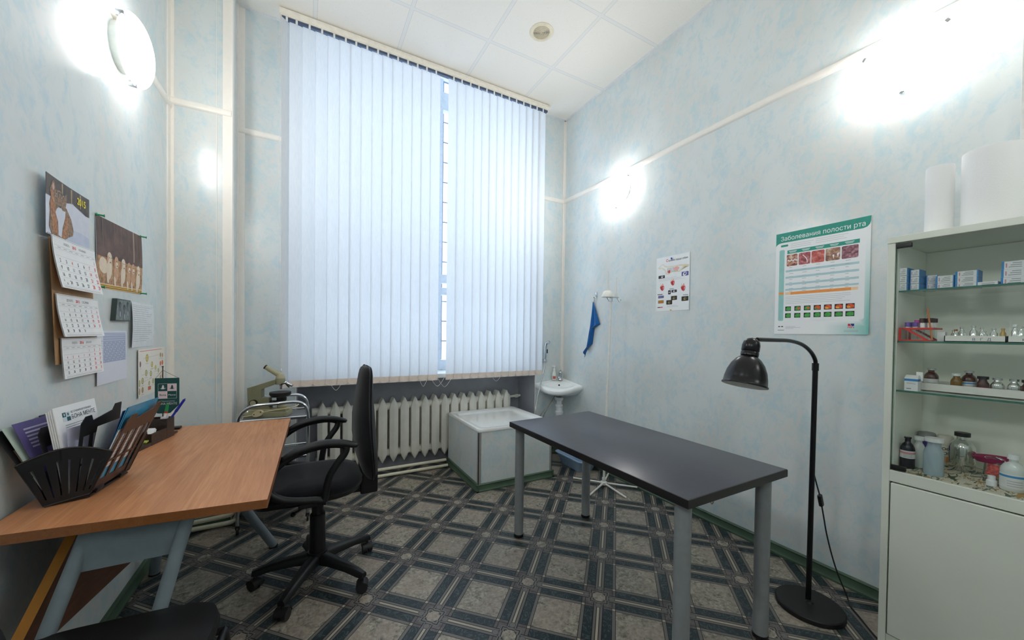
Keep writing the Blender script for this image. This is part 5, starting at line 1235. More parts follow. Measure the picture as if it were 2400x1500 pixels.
# ---- chart of round specimens
W6, H6 = 0.415, 0.245; F = left_wall(2.492, 0.922)
m = sheet(W6, H6); z = 0.0006+ZL
flat(m, rect(0.03, H6-0.012, 0.36, H6-0.009), z, 1)
for k, (u, v, r, mi) in enumerate(((0.33, 0.20, 0.017, 3), (0.50, 0.36, 0.013, 3), (0.63, 0.45, 0.011, 3), (0.30, 0.52, 0.014, 4), (0.46, 0.56, 0.013, 4), (0.74, 0.53, 0.010, 4), (0.06, 0.70, 0.014, 4), (0.18, 0.67, 0.014, 4), (0.40, 0.76, 0.010, 4), (0.54, 0.74, 0.012, 4), (0.06, 0.87, 0.014, 6), (0.18, 0.86, 0.013, 6), (0.82, 0.18, 0.011, 6), (0.90, 0.19, 0.010, 6), (0.82, 0.38, 0.011, 5), (0.90, 0.37, 0.012, 5), (0.82, 0.70, 0.010, 6), (0.90, 0.68, 0.010, 6), (0.10, 0.31, 0.013, 7))):
    flat(m, ell(u*W6, (1-v)*H6, r*1.15, r*1.25, 16), z, mi); flat(m, ell(u*W6, (1-v)*H6, r*0.6, r*0.75, 12), z+ZL, 8 if mi in (3, 4) else mi); flat(m, ell(u*W6+0.002, (1-v)*H6, r*0.3, r*0.4, 10), z+2*ZL, mi)
    lines(m, 2, u*W6-0.02, u*W6+0.022, (1-v)*H6-r*1.4-0.006, (1-v)*H6-r*1.4-0.003, 2, z, 0.0008, 0.2)
flat(m, rect(0.36*W6, 0.09*H6, 0.46*W6, 0.17*H6), z, 5)
for a, b, c, d in ((0.2, 0.2, 0.75, 0.17), (0.15, 0.55, 0.42, 0.53), (0.35, 0.5, 0.6, 0.45), (0.2, 0.7, 0.5, 0.66)): m.m(2).add([(a*W6, (1-b)*H6, z), (c*W6, (1-d)*H6, z), (c*W6, (1-d)*H6+0.001, z), (a*W6, (1-b)*H6+0.001, z)], [(0, 1, 2, 3)])
warp(m, lambda x, y, q: (x, y, q+0.006*max(0, 1-x/0.05)**2)); m.v = [F @ p for p in m.v]
tag(m.build('wall_chart', [P('warm_paper', (238, 232, 222), 0.5, var=0.01), P('chart_red', (222, 110, 110), 0.5), M_INKG, P('chart_yellow', (196, 176, 70), 0.5), P('chart_olive', (166, 160, 104), 0.5), P('chart_orange', (216, 112, 76), 0.5), P('chart_tan', (188, 158, 116), 0.5), P('chart_mauve', (132, 96, 104), 0.5), P('chart_pale', (226, 220, 150), 0.5)], origin=(XL, 2.7, 0.922), smooth=0), 'cream chart of round yellow specimens low on the left wall', 'chart')
# ---- blue towel on a hook
tw = thing('towel', 'bright blue towel hanging by a corner on the right wall', 'towel', (XR, 2.76, 1.03))
def cloth(u, v):
    # v 0 top .. 1 bottom
    h = v
    yl = 2.742+0.098*h-0.02*math.sin(PI*h)
    K = [(0, 2.732), (0.44, 2.645), (0.52, 2.722), (0.88, 2.752), (1.0, 2.826)]
    for (a, p), (b_, q) in zip(K, K[1:]):
        if a <= h <= b_+1e-6: yr = p+(q-p)*(h-a)/(b_-a); break
    y = yl+(yr-yl)*u
    z = 1.585-0.545*h*(1-0.16*u*min(1, h*1.5)) + 0
    x = XR-0.012-0.035*h*math.sin(PI*u)*0.8-0.012*math.sin(u*9+h*2)*min(1, h*3)
    return (x, y, z)
def tw_mat():
    t = NT('blue_terry'); n = t.noise(None, 260, 2); t.base(t.ramp(n, [(0.3, lin(4, 78, 144)), (0.7, lin(12, 106, 178))])); t.set(Roughness=0.95); t.b.inputs['Sheen Weight'].default_value = 0.3; t.bump(n, 0.5, 0.003); return t.m
M_TERRY = tw_mat()
MB().grid(cloth, 16, 50).build('cloth', M_TERRY, tw, smooth=80, solid=0.006)
MB().tube([(XR-0.013, 2.722, 1.58), (XR-0.016, 2.716, 1.60), (XR-0.02, 2.714, 1.622), (XR-0.016, 2.724, 1.605), (XR-0.013, 2.730, 1.58)], 0.002, 6, 4).build('hanging_loop', P('beige_loop', (206, 180, 150), 0.8), tw)
hk = thing('wall_hook', 'small chrome hook above the blue towel', 'hook', (XR, 2.71, 1.62))
MB().rbox(XR-0.006, XR, 2.698, 2.722, 1.625, 1.675, 0.003).build('back_plate', M_CHROME, hk); MB().tube([(XR-0.004, 2.71, 1.645), (XR-0.018, 2.711, 1.632), (XR-0.024, 2.712, 1.618), (XR-0.030, 2.712, 1.630)], 0.004, 8, 4).build('peg', M_CHROME, hk)
# ---- round vent in the ceiling
cv = thing('ceiling_vent', 'round cream ceiling vent with concentric rings', 'vent', (1.553, 2.373, CH-0.02))
M_VENT = P('cream_vent', (226, 216, 192), 0.45); F = Matrix.Translation((1.553, 2.373, CH)) @ Matrix.Diagonal((1, 1, -1, 1))
MB(F).lathe([(0.062, 0.0), (0.088, 0.0), (0.089, 0.003), (0.078, 0.009), (0.066, 0.010), (0.062, 0.006)], 48, cap=False).build('rim', M_VENT, cv)
m = MB(F)
for k in range(7): r = 0.006+k*0.0085; m.lathe([(r, 0.001), (r+0.0035, 0.001), (r+0.0035, 0.010-0.0003*k), (r, 0.011-0.0003*k), (r, 0.001)], 40, cap=False)
for a in (40, 160, 280): c_, s_ = math.cos(math.radians(a)), math.sin(math.radians(a)); m.tube([(0.0, 0.0, 0.006), (0.064*c_, 0.064*s_, 0.006)], 0.0016, 6)
m.build('ring_grille', M_VENT, cv)
MB(F).lathe([(0.0, 0.0006), (0.063, 0.0006), (0.063, 0.0016), (0.0, 0.0016)], 40).build('dark_opening', P('vent_dark', (52, 42, 36), 0.8), cv)
# ================================================================ things on the desk
def px(o, ax, ay, az):
    """affine frame from three axis vectors"""
    return Matrix(((ax[0], ay[0], az[0], o[0]), (ax[1], ay[1], az[1], o[1]), (ax[2], ay[2], az[2], o[2]), (0, 0, 0, 1)))
A0 = Vector((-0.668, 1.572, 0.0)); PV = Vector((0.933, 0.361, 0)).normalized(); DV = Vector((0.10, 0.995, 0)).normalized(); UP = Vector((0, 0, 1))
fan = thing('file_sorter', 'black fan-shaped file sorter with slotted dividers on the desk', 'file sorter', (-0.60, 1.70, DZ))
M_FAN = plain('black_sorter_plastic', (20, 20, 23), 0.38, var=0.1); M_SMOKE = plain('smoky_brown_plastic', (66, 44, 36), 0.35, var=0.1)
def fan_plate(off, mat_):
    """fan plate with narrow radiating slots, in (s, z) of the plate plane"""
    F = px(A0+DV*off, PV, UP, PV.cross(UP))
    bot = lambda t: (0.002+0.088*t, DZ+0.004+0.010*t); top = lambda t: (-0.048+0.186*t, 0.884+0.030*math.sin(PI*t))
    def at(t, h): a, b = bot(t), top(t); return (a[0]+(b[0]-a[0])*h, a[1]+(b[1]-a[1])*h)
    m = MB(F); n = 35; slots = [3, 8, 13, 18, 23, 28, 32]
    # solid cells between slot columns
    hs = [0.0, 0.12, 0.78, 1.0]
    for k in range(n):
        for j in range(3):
            if j == 1 and k in slots: continue
            q = [at(k/n, hs[j]), at((k+1)/n, hs[j]), at((k+1)/n, hs[j+1]), at(k/n, hs[j+1])]
            m.prism(q, -0.0015, 0.0015)
    m.tube([(*at(t/20, 1.0), 0) for t in range(21)], 0.003, 8).tube([(*at(t/6, 0.0), 0) for t in range(7)], 0.003, 8)
    m.tube([(*at(0, t/4), 0) for t in range(5)], 0.0025, 6).tube([(*at(1, t/4), 0) for t in range(5)], 0.0025, 6)
    return m.build('fan_plate', mat_, fan, smooth=30)
fan_plate(-0.004, M_FAN); fan_plate(0.21, M_FAN)
def div_frame(t):
    o = A0+PV*(0.003+0.086*t)+UP*(DZ+0.010+0.008*t)
    R = (PV*(-0.050+0.100*t)+UP*0.127).normalized(); N = DV.cross(R).normalized()
    return px(o, DV, R, N)
DL = 0.205
def divider(t, h=0.235, mat_=None, bars=(0.0, 0.048, 0.098, 0.150, 0.188)):
    m = MB(div_frame(t)); e = 0.0013
    m.box(0.0, DL, 0.0, 0.030, -e, e); m.box(0.0, DL, h*0.74, h*0.90, -e, e)
    m.prism([(0.0, h*0.90), (DL, h*0.90), (DL, h*1.06), (DL-0.035, h*1.06), (DL-0.048, h*0.98), (0.055, h*0.92), (0.045, h*1.0), (0.018, h*1.0), (0.0, h*0.92)], -e, e)
    for b in bars: m.box(b, b+0.015, 0.030, h*0.74, -e, e)
    m.box(0, DL, h*0.36, h*0.385, -e, e)
    return m.build('divider', mat_ or M_FAN, fan, smooth=0)
for t, h in ((0.0, 0.24), (0.27, 0.222), (0.60, 0.235), (1.0, 0.238)):
    divider(t, h, M_SMOKE if t == 1.0 else M_FAN)
m = MB(div_frame(1.0)); m.box(DL-0.002, DL+0.002, 0.0, 0.12, -0.03, 0.0035); m.box(DL-0.026, DL, 0.0, 0.135, 0.0014, 0.0034)
m.build('end_cap', M_FAN, fan, smooth=0)
m = MB(div_frame(1.0)).rbox(0.02, 0.055, -0.010, 0.004, -0.006, 0.008, 0.002); m.build('clip_foot', M_FAN, fan)
MB(div_frame(1.0)).rbox(0.15, 0.185, -0.010, 0.004, -0.006, 0.008, 0.002).build('clip_foot', M_FAN, fan)
m = MB(px(A0, PV, DV, UP)).box(0.004, 0.088, 0.0, 0.21, DZ+0.002, DZ+0.008); m.build('bottom', M_FAN, fan, smooth=0)
# papers standing in the sorter
def sheets(name, label, cat, t, d0, d1, h0, h1, th, mats, face=None, bend=0.0, n=1, off=0.003):
    m = MB(); 
    for k in range(n):
        z0 = off+k*(th+0.0016); m.m(0).grid(lambda u, v: (d0+(d1-d0)*u-0.002*(n-1-k), h0+(h1-h0)*v-0.003*(n-1-k), z0), 6, 8).grid(lambda u, v: (d0+(d1-d0)*u-0.002*(n-1-k), h0+(h1-h0)*v-0.003*(n-1-k), z0+th), 6, 8)
        for q in ((d0, d0), (d1, d1)): m.box(q[0]-0.0002-0.002*(n-1-k), q[0]+0.0002-0.002*(n-1-k), h0-0.003*(n-1-k), h1-0.003*(n-1-k), z0, z0+th)
    if face: face(m, off+(n-1)*(th+0.0016)+th+0.0003)
    if bend: warp(m, lambda x, y, q: (x, y, q+bend*(x-d0)*(y-h0)))
    T = div_frame(t); m.v = [T @ p for p in m.v]
    o = m.build(name, mats, origin=tuple(T @ Vector((d0+0.05, h0, 0))), smooth=0); return tag(o, label, cat, None)
M_PURP = plain('purple_print', (98, 88, 142), 0.4, var=0.1, scale=20)
def f_purple(m, z):
    m.m(1)
    for k in range(6): flat(m, rect(0.035, 0.225-k*0.011, 0.115+rnd(0, 0.02), 0.230-k*0.011), z)
    flat(m, rect(0.06, 0.135, 0.085, 0.143), z, 2); flat(m, rect(0.02, 0.03, 0.19, 0.09), z, 3)
sheets('brochure', 'purple printed brochure leaning at the left of the file sorter', 'brochure', 0.10, 0.010, 0.205, 0.01, 0.250, 0.0012, [M_PURP, plain('lilac_print', (190, 186, 214), 0.4), plain('pinkish_print', (206, 150, 176), 0.4), plain('dark_purple_print', (60, 54, 78), 0.4)], f_purple)
sheets('brochure', 'pale green brochure leaning behind the purple one', 'brochure', 0.035, 0.006, 0.17, 0.01, 0.245, 0.0015, [plain('pale_green_print', (196, 212, 200), 0.4)])
def f_letter(m, z):
    m.m(1).text('ВЕТЕРИНАРНАЯ КЛИНИКА', 0.0092, 0.082, 0.2655-0.02, z, sx=0.80); m.text('БОНА МЕНТЕ', 0.0185, 0.082, 0.2490-0.022, z, sx=0.93, bold=0.012)
    flat(m, rect(0.045, 0.238, 0.060, 0.252), z, 2); flat(m, rect(0.062, 0.224, 0.078, 0.237), z, 2); flat(m, rect(0.0615, 0.2385, 0.077, 0.252), z, 3); flat(m, rect(0.045, 0.2245, 0.0605, 0.237), z, 3)
    flat(m, ell(0.053, 0.245, 0.003, 0.0045, 8), z+0.0002, 3); flat(m, ell(0.069, 0.245, 0.003, 0.0045, 8), z+0.0002, 2)
    lines(m, 1, 0.05, 0.19, 0.198, 0.212, 3, z, 0.0012, 0.3)
sheets('letterhead_sheets', 'stack of white letterhead sheets in the middle of the file sorter', 'paper', 0.33, 0.014, 0.205, 0.012, 0.272, 0.0022, [M_PAPER, plain('letterhead_ink', (62, 74, 92), 0.6, var=0), plain('letterhead_teal', (40, 92, 104), 0.6, var=0), plain('letterhead_pale', (206, 220, 226), 0.6, var=0)], f_letter, n=4)
sheets('loose_sheet', 'lilac white sheet bowed against the slotted black divider', 'paper', 0.46, 0.01, 0.20, 0.008, 0.205, 0.0006, [plain('lilac_white_paper', (206, 206, 230), 0.6)], None, bend=0.25)
sheets('loose_sheet', 'cream white sheet behind the slotted black divider', 'paper', 0.68, 0.03, 0.205, 0.01, 0.20, 0.0012, [plain('cream_white_paper', (230, 228, 222), 0.6)])
M_BLUEF = plain('blue_folder_plastic', (72, 152, 190), 0.3, var=0.08); 
sheets('document_folder', 'bright blue plastic folder rising highest in the file sorter', 'folder', 0.90, 0.022, 0.222, 0.012, 0.262, 0.0014, [M_BLUEF], None, n=2)
sheets('document_folder', 'dark navy folder beside the bright blue one', 'folder', 0.82, 0.06, 0.205, 0.012, 0.240, 0.0016, [plain('navy_folder', (34, 58, 112), 0.35)])
def f_forms(m, z):
    m.m(1)
    for k in range(18): flat(m, rect(0.02, 0.185-k*0.0095, 0.11+rnd(0, 0.07), 0.1865-k*0.0095), z)
sheets('form_sheets', 'printed white forms showing through the brown slotted end divider', 'paper', 0.955, 0.004, 0.20, 0.012, 0.190, 0.0022, [plain('form_paper', (232, 222, 218), 0.6), M_INKG], f_forms, off=-0.001)
# ---- dark wood desk organiser
t = NT('wenge_wood'); x, y, z = t.xyz(); n = t.noise(t.vec(x*40, y*40, z*160), 2.0, 4); t.base(t.ramp(n, [(0.35, lin(34, 26, 23)), (0.65, lin(66, 52, 44))])); t.set(Roughness=0.35); M_WENGE = t.m
OG = px((-0.607, 2.197, DZ), Vector((0.196, 0.98, 0)).normalized(), Vector((-0.98, 0.196, 0)).normalized(), (0, 0, 1))
og = thing('desk_organizer', 'dark wood desk organiser with pen cup and card slot against the wall', 'organiser', (-0.61, 2.2, DZ))
MB(OG).rbox(-0.115, 0.0, 0.0, 0.078, 0.0, 0.016, 0.002).build('tray', M_WENGE, og)
w_ = 0.006
m = MB(OG); m.box(0, 0.118, 0, w_, 0, 0.052).box(0, 0.118, 0.072, 0.078, 0, 0.052).box(0, w_, w_, 0.072, 0, 0.052).box(w_, 0.118, w_, 0.072, 0, 0.006); m.build('card_slot', M_WENGE, og, smooth=0)
m = MB(OG); m.box(0.119, 0.180, 0, w_, 0, 0.094).box(0.119, 0.180, 0.072, 0.078, 0, 0.094).box(0.119, 0.119+w_, w_, 0.072, 0, 0.094).box(0.180-w_, 0.180, w_, 0.072, 0, 0.094).box(0.119+w_, 0.180-w_, w_, 0.072, 0, 0.006); m.build('pen_cup', M_WENGE, og, smooth=0)
MB(OG).rbox(0.181, 0.235, 0.01, 0.06, 0.0, 0.012, 0.003).build('end_foot', M_WENGE, og)
def card(name, label, cat, x, y, z, w, d, h, ry, rz, mat_):
    F = OG @ Matrix.Translation((x, y, z)) @ Matrix.Rotation(rz, 4, 'Z') @ Matrix.Rotation(ry, 4, 'Y')
    return tag(MB(F).box(0, w, 0, d, 0, h).build(name, mat_, origin=tuple(F @ Vector((0, 0, 0))), smooth=0), label, cat)
card('business_cards', 'white block of business cards tilted in the dark wood organiser', 'cards', 0.030, 0.012, 0.012, 0.058, 0.052, 0.016, math.radians(-52), 0.05, M_PAPER)
card('sticky_notes', 'yellow-green sticky notes lying under the white cards', 'notes', -0.018, 0.010, 0.0172, 0.05, 0.05, 0.005, math.radians(-12), 0.0, plain('lime_paper', (190, 200, 96), 0.6))
card('black_box', 'black upright box standing behind the file sorter end', 'box', -0.112, 0.018, 0.018, 0.04, 0.055, 0.065, 0.0, 0.1, M_BLACK)
def pen(label, a, b, segs, cat='pen'):
    A_, B_ = OG @ Vector(a), OG @ Vector(b); d = B_-A_
    t_ = thing('pen', label, cat, tuple(A_), 'pens in the organiser cup')
    for nm, u0, u1, r0, r1, mt in segs: MB().cyl(A_+d*u0, A_+d*u1, r0, r1, 14).build(nm, mt, t_)
    return t_
pen('blue ballpoint pen leaning out of the pen cup to the right', (0.150, 0.045, 0.0145), (0.190, -0.040, 0.178), [('barrel', 0.0, 0.62, 0.0045, 0.005, plain('pen_blue', (24, 44, 160), 0.3)), ('cap', 0.62, 0.97, 0.0065, 0.0055, plain('cap_blue', (20, 36, 150), 0.3)), ('clip', 0.97, 1.0, 0.003, 0.002, plain('clip_blue', (30, 50, 170), 0.3))])
pen('green capped felt pen with a red band in the pen cup', (0.150, 0.035, 0.013), (0.162, 0.018, 0.158), [('barrel', 0.0, 0.70, 0.006, 0.0065, plain('pen_white', (226, 220, 214), 0.4)), ('band', 0.70, 0.76, 0.0068, 0.0068, plain('band_red', (206, 50, 52), 0.4)), ('cap', 0.76, 1.0, 0.0068, 0.0055, plain('cap_green', (30, 140, 74), 0.35))])
pen('thin pale probe upright in the pen cup', (0.135, 0.060, 0.0115), (0.136, 0.064, 0.155), [('shaft', 0.0, 0.86, 0.0022, 0.0022, plain('probe_steel', (186, 182, 174), 0.3, 0.6)), ('tip', 0.86, 1.0, 0.0034, 0.003, plain('probe_tip', (226, 220, 200), 0.4))], 'probe')
card('eraser', 'white eraser block peeking over the pen cup rim', 'eraser', 0.130, 0.020, 0.075, 0.044, 0.012, 0.026, 0.1, 0.0, plain('eraser_white', (232, 226, 228), 0.6))
# ---- pennant on a stand
pn = thing('pennant', 'dark green printed pennant hanging from a small stand on the desk', 'pennant', (-0.655, 2.53, DZ))
M_PEN = plain('green_satin', (16, 74, 72), 0.45, var=0.08)
M_ROD = plain('brown_rod', (84, 58, 44), 0.35)
MB(Matrix.Translation((-0.655, 2.515, DZ))).rbox(-0.03, 0.075, -0.02, 0.025, 0.0, 0.012, 0.003).build('stand_base', M_BLACK, pn)
MB().cyl((-0.655, 2.53, DZ+0.012), (-0.655, 2.53, 1.075), 0.0024, seg=10).ball((-0.655, 2.53, 1.077), 0.004).build('rod', M_ROD, pn)
PU = Vector((0.985, -0.17, 0)).normalized(); FP = px((-0.682, 2.515, 0.838), PU, UP, PU.cross(UP))
m = MB(FP).m(0); w_, h_ = 0.102, 0.182; z = 0.0012
m.prism([(0.012, 0.0), (w_*0.62, 0.0), (w_, 0.042), (w_, h_), (0, h_), (0, 0.012)], -0.001, 0.001)
flat(m, rect(0.0135, 0.076, 0.0915, 0.153), z, 1); flat(m, rect(0.0145, 0.077, 0.0905, 0.152), z+ZL, 0)
flat(m, rect(0.0525, 0.1145, 0.0905, 0.152), z+2*ZL, 2); flat(m, rect(0.0145, 0.077, 0.0525, 0.1145), z+2*ZL, 2)
for dx, dy, mi in ((0.0335, 0.133, 1), (0.0715, 0.133, 0)):
    flat(m, [(dx-0.006, dy-0.006), (dx+0.006, dy-0.006), (dx+0.005, dy+0.006), (dx+0.003, dy+0.012), (dx-0.001, dy+0.013), (dx-0.003, dy+0.007)], z+3*ZL, mi)
    flat(m, [(dx-0.014, dy-0.002), (dx-0.005, dy-0.008), (dx+0.006, dy-0.008), (dx+0.015, dy-0.001), (dx+0.006, dy-0.005), (dx-0.005, dy-0.005)], z+4*ZL, mi)
m.m(0).text('Bona', 0.0135, 0.0335, 0.0905, z+3*ZL, align='CENTER', bold=0.02); m.m(1).text('Mente', 0.0125, 0.0715, 0.0905, z+3*ZL, align='CENTER')
m.m(1).text('ВЕТЕРИНАРНАЯ КЛИНИКА', 0.0058, 0.051, 0.060, z, align='CENTER', sx=0.85); m.text('БОНА МЕНТЕ', 0.0150, 0.051, 0.044, z, align='CENTER', sx=0.86)
m.build('flag', [M_PEN, plain('pennant_white', (226, 226, 228), 0.5, var=0), plain('pennant_pink_white', (230, 206, 212), 0.5, var=0)], pn, smooth=0)
top = Vector((-0.655, 2.53, 1.060)); m = MB()
for q in ((0.003, h_), (w_-0.003, h_)): e_ = FP @ Vector((q[0], q[1], 0)); m.tube([top, (top+e_)/2+Vector((0, 0, -0.002)), e_], 0.0009, 6)
m.build('hanging_cord', plain('cord_grey', (120, 112, 100), 0.6), pn)
# ================================================================ things inside the cabinet
def tagset(o, label, cat, group): return tag(o, label, cat, group)
M_BOXW = plain('white_carton', (228, 230, 232), 0.5, var=0.02); M_BOXB = plain('blue_carton', (44, 132, 196), 0.45, var=0.05); M_BOXT = plain('carton_text', (118, 122, 130), 0.6, var=0); M_PINKC = plain('carton_pink', (206, 150, 160), 0.5)
def carton(x, y, z, lx, ly, lz, label, rz=0.0, blue=1, group='medicine cartons on the top shelf', stripe=True):
    """small white carton with blue ends; its long printed side faces the room (-x)"""
    t_ = thing('medicine_carton', label, 'box', (x, y, z), group)
    F = Matrix.Translation((x, y, z)) @ Matrix.Rotation(rz, 4, 'Z')
    m = MB(F); m.m(0).box(-lx/2, lx/2, -ly/2, ly/2, 0, lz)
    e = 0.0003
    if blue:
        m.m(1).box(-lx/2-e, lx/2+e, ly/2-ly*0.10, ly/2+e, e*0.5, lz+e).box(-lx/2-e, lx/2+e, -ly/2-e, -ly/2+ly*0.06, e*0.5, lz+e)
        m.m(2)
        for k in range(3): m.box(-lx/2-e, -lx/2, -ly*0.30, ly*0.22-k*0.004, lz*(0.22+0.25*k), lz*(0.22+0.25*k)+0.0018)
        m.m(3).box(-lx/2-2*e, -lx/2, ly*0.28, ly*0.34, lz*0.2, lz*0.75)
    else:
        m.m(2)
        for k in range(2): m.box(-lx/2-e, -lx/2, -ly*0.35, ly*0.30, lz*(0.3+0.3*k), lz*(0.3+0.3*k)+0.0016)
    m.build('carton', [M_BOXW, M_BOXB, M_BOXT, M_PINKC], t_, smooth=0)
    return t_
z1 = SZ[0]+0.0005
for k in range(3): carton(2.135, 0.553, z1+k*0.0305, 0.075, 0.030, 0.029, ('lowest', 'middle', 'topmost')[k]+' blue and white carton of the stack in the left cabinet corner')
for k in range(3): carton(2.150, 0.522, z1+k*0.0275, 0.07, 0.026, 0.026, ('lowest', 'middle', 'topmost')[k]+' narrow blue and white carton of the second stack from the left')
for k in range(2): carton(2.205, 0.500, z1+k*0.031, 0.06, 0.030, 0.030, ('lower', 'upper')[k]+' blue carton of the third stack on the top shelf', 0.35)
for k in range(2): carton(2.19, 0.453, z1+k*0.027, 0.06, 0.046, 0.026, ('lower', 'upper')[k]+' carton of the fourth stack from the left on the top shelf')
for k in range(3): carton(2.19, 0.400, z1+k*0.0215, 0.06, 0.054, 0.021, ('lowest', 'middle', 'topmost')[k]+' thin carton of the fifth stack on the top shelf', 0, 1)
carton(2.16, 0.347, z1, 0.05, 0.044, 0.016, 'flat white carton lying alone on the top shelf', 0, 0)
for k in range(3): carton(2.175, 0.294, z1+k*0.0275, 0.06, 0.052, 0.027, ('lowest', 'middle', 'topmost')[k]+' carton of the tall stack right of the flat carton', 0.02*k)
for k in range(3): carton(2.165, 0.236, z1+k*0.0275, 0.06, 0.05, 0.027, ('lowest', 'middle', 'topmost')[k]+' carton of the stack cut by the right picture edge')
# ---- red tube rack
z2 = SZ[1]+0.0005
M_RED_P = plain('red_rack_plastic', (206, 52, 50), 0.35); M_TUBE = clear_glass('tube_glass', (0.93, 0.95, 0.95, 1), 0.2)
rk = thing('tube_rack', 'red plastic tube rack in the left corner of the second shelf', 'rack', (2.15, 0.52, z2))
m = MB(); m.box(2.085, 2.20, 0.466, 0.556, z2, z2+0.005)
m.build('foot_plate', M_RED_P, rk, smooth=0)
m = MB(); ry = [0.475, 0.495, 0.515, 0.535]; rx = [2.105, 2.13, 2.155, 2.18]
for y in (0.465, 0.4850, 0.505, 0.525, 0.5455): m.box(2.09, 2.196, y-0.002, y+0.002, z2+0.045, z2+0.052)
for x in (2.0905, 2.1175, 2.1425, 2.1675, 2.1955): m.box(x-0.002, x+0.002, 0.463, 0.5475, z2+0.045, z2+0.052)
m.build('hole_plate', M_RED_P, rk, smooth=0)
for y0, y1 in ((0.556, 0.476), ):
    for x in (2.088, 2.197):
        mm = MB().hull([(x-0.002, 0.547, z2+0.052), (x+0.002, 0.547, z2+0.052), (x+0.002, 0.535, z2+0.052), (x-0.002, 0.535, z2+0.052)], [(x-0.002, 0.483, z2+0.003), (x+0.002, 0.483, z2+0.003), (x+0.002, 0.471, z2+0.003), (x-0.002, 0.471, z2+0.003)])
        mm.box(x-0.002, x+0.002, 0.549, 0.555, z2+0.003, z2+0.052)
        mm.build('diagonal_side', M_RED_P, rk, smooth=0)
caps = {'p': plain('purple_cap', (112, 84, 172), 0.4), 'k': plain('pink_cap', (206, 96, 168), 0.4), 'd': plain('dark_maroon_cap', (62, 40, 44), 0.45)}
for i, x in enumerate(rx[:3]):
    for j, y in enumerate(ry):
        kind = 'p' if j == 3 else ('k' if (j == 2 and i > 0) else ('p' if j == 2 else 'd'))
        hgt = 0.068 if kind == 'p' else (0.078 if kind == 'k' else 0.083)
        nm = {'p': 'purple', 'k': 'pink', 'd': 'dark maroon'}[kind]
        t_ = thing('test_tube', '%s-capped tube, %s row and %s column of the red rack' % (nm, ('front', 'middle', 'back')[i], ('right', 'third', 'second', 'left')[j]), 'test tube', (x, y, z2+0.006), 'capped tubes in the red rack')
        F = Matrix.Translation((x, y, z2+0.0055))
        MB(F).lathe([(0.0, 0), (0.004, 0.001), (0.0068, 0.006), (0.0068, hgt-0.012), (0.0, hgt-0.012)], 12).build('glass', M_TUBE, t_)
        MB(F).lathe([(0.0, hgt-0.016), (0.0085, hgt-0.016), (0.0085, hgt), (0.0, hgt)], 14).build('cap', caps[kind], t_)
        MB(F).lathe([(0.007, 0.040), (0.00705, hgt-0.018)], 12, cap=False).build('paper_label', M_PAPER, t_)
pt = thing('pencil', 'orange-brown pencil standing among the tubes of the red rack', 'pencil', (2.108, 0.4745, z2+0.006))
MB().cyl((2.092, 0.4665, z2+0.006), (2.092, 0.480, z2+0.125), 0.0028, seg=6).build('shaft', plain('orange_wood', (190, 120, 70), 0.5), pt)
tag(MB().rbox(2.12, 2.15, 0.440, 0.460, z2, z2+0.036, 0.002).build('carton', M_BOXW, origin=(2.135, 0.45, z2)), 'plain white little carton right of the red tube rack', 'box')
m = MB().m(0).prism([(2.085, 0.446), (2.105, 0.446), (2.105, 0.47), (2.085, 0.47)], z2+0.050, z2+0.057)
# ---- white trays of glass vials
M_TRAYW = plain('white_card_tray', (226, 226, 220), 0.5, var=0.03); M_MARK = plain('blue_marker', (60, 66, 120), 0.5, var=0)
def tray(name, label, x0, x1, y0, y1, z, h, marks=None):
    t_ = thing(name, label, 'tray', ((x0+x1)/2, (y0+y1)/2, z), 'white card trays')
    m = MB(); m.box(x0, x1, y0, y1, z, z+0.0025).box(x0, x0+0.0025, y0, y1, z, z+h).box(x1-0.0025, x1, y0, y1, z, z+h).box(x0, x1, y0, y0+0.0025, z, z+h).box(x0, x1, y1-0.0025, y1, z, z+h)
    o = m.build('card_box', M_TRAYW, t_, smooth=0)
    if marks:
        F = Matrix(((0, 0, -1, x0-0.0004), (-1, 0, 0, y1), (0, 1, 0, z), (0, 0, 0, 1)))
        m = MB(F)
        for u, s in marks: m.text(s, h*0.55, u, h*0.25, 0)
        m.build('handwriting', M_MARK, t_, smooth=0)
    return t_
tray('card_tray', 'long white card tray marked with letters on the second shelf', 2.10, 2.24, 0.298, 0.438, z2, 0.022, [(0.066, 'В'), (0.084, 'Г'), (0.099, 'Д')])
tray('card_tray', 'second white card tray at the right end of the second shelf', 2.10, 2.24, 0.150, 0.2965, z2, 0.022, [(0.03, 'К')])
M_VIAL = clear_glass('vial_glass', (0.90, 0.93, 0.92, 1), 0.9); M_ALU = plain('aluminium_cap', (190, 194, 196), 0.3, 0.8, var=0)
def vial(x, y, z, r, h, label, cap=None, body=None, group='glass vials in the marked trays', seg=14):
    t_ = thing('glass_vial', label, 'vial', (x, y, z), group); F = Matrix.Translation((x, y, z))
    MB(F).lathe([(0.0, 0), (r, 0.0), (r, h*0.62), (r*0.5, h*0.76), (r*0.5, h*0.88), (r*0.62, h*0.9), (r*0.62, h), (0.0, h)], seg).build('glass', body or M_VIAL, t_)
    if cap: MB(F).lathe([(r*0.66, h*0.87), (r*0.66, h+0.001), (0.0, h+0.001)], seg, cap=False).build('cap', cap, t_)
    return t_
vs = [(2.13, 0.420, 0.008, 0.040), (2.15, 0.405, 0.009, 0.052), (2.12, 0.392, 0.006, 0.034), (2.13, 0.374, 0.010, 0.056), (2.16, 0.360, 0.008, 0.05), (2.12, 0.348, 0.008, 0.036), (2.125, 0.328, 0.009, 0.046)]
for k, (x, y, r, h) in enumerate(vs): vial(x, y, z2+0.003, r, h, ('clear glass vial in the lettered tray, %s from the left' % ('first', 'second', 'third', 'fourth', 'fifth', 'sixth', 'seventh')[k]))
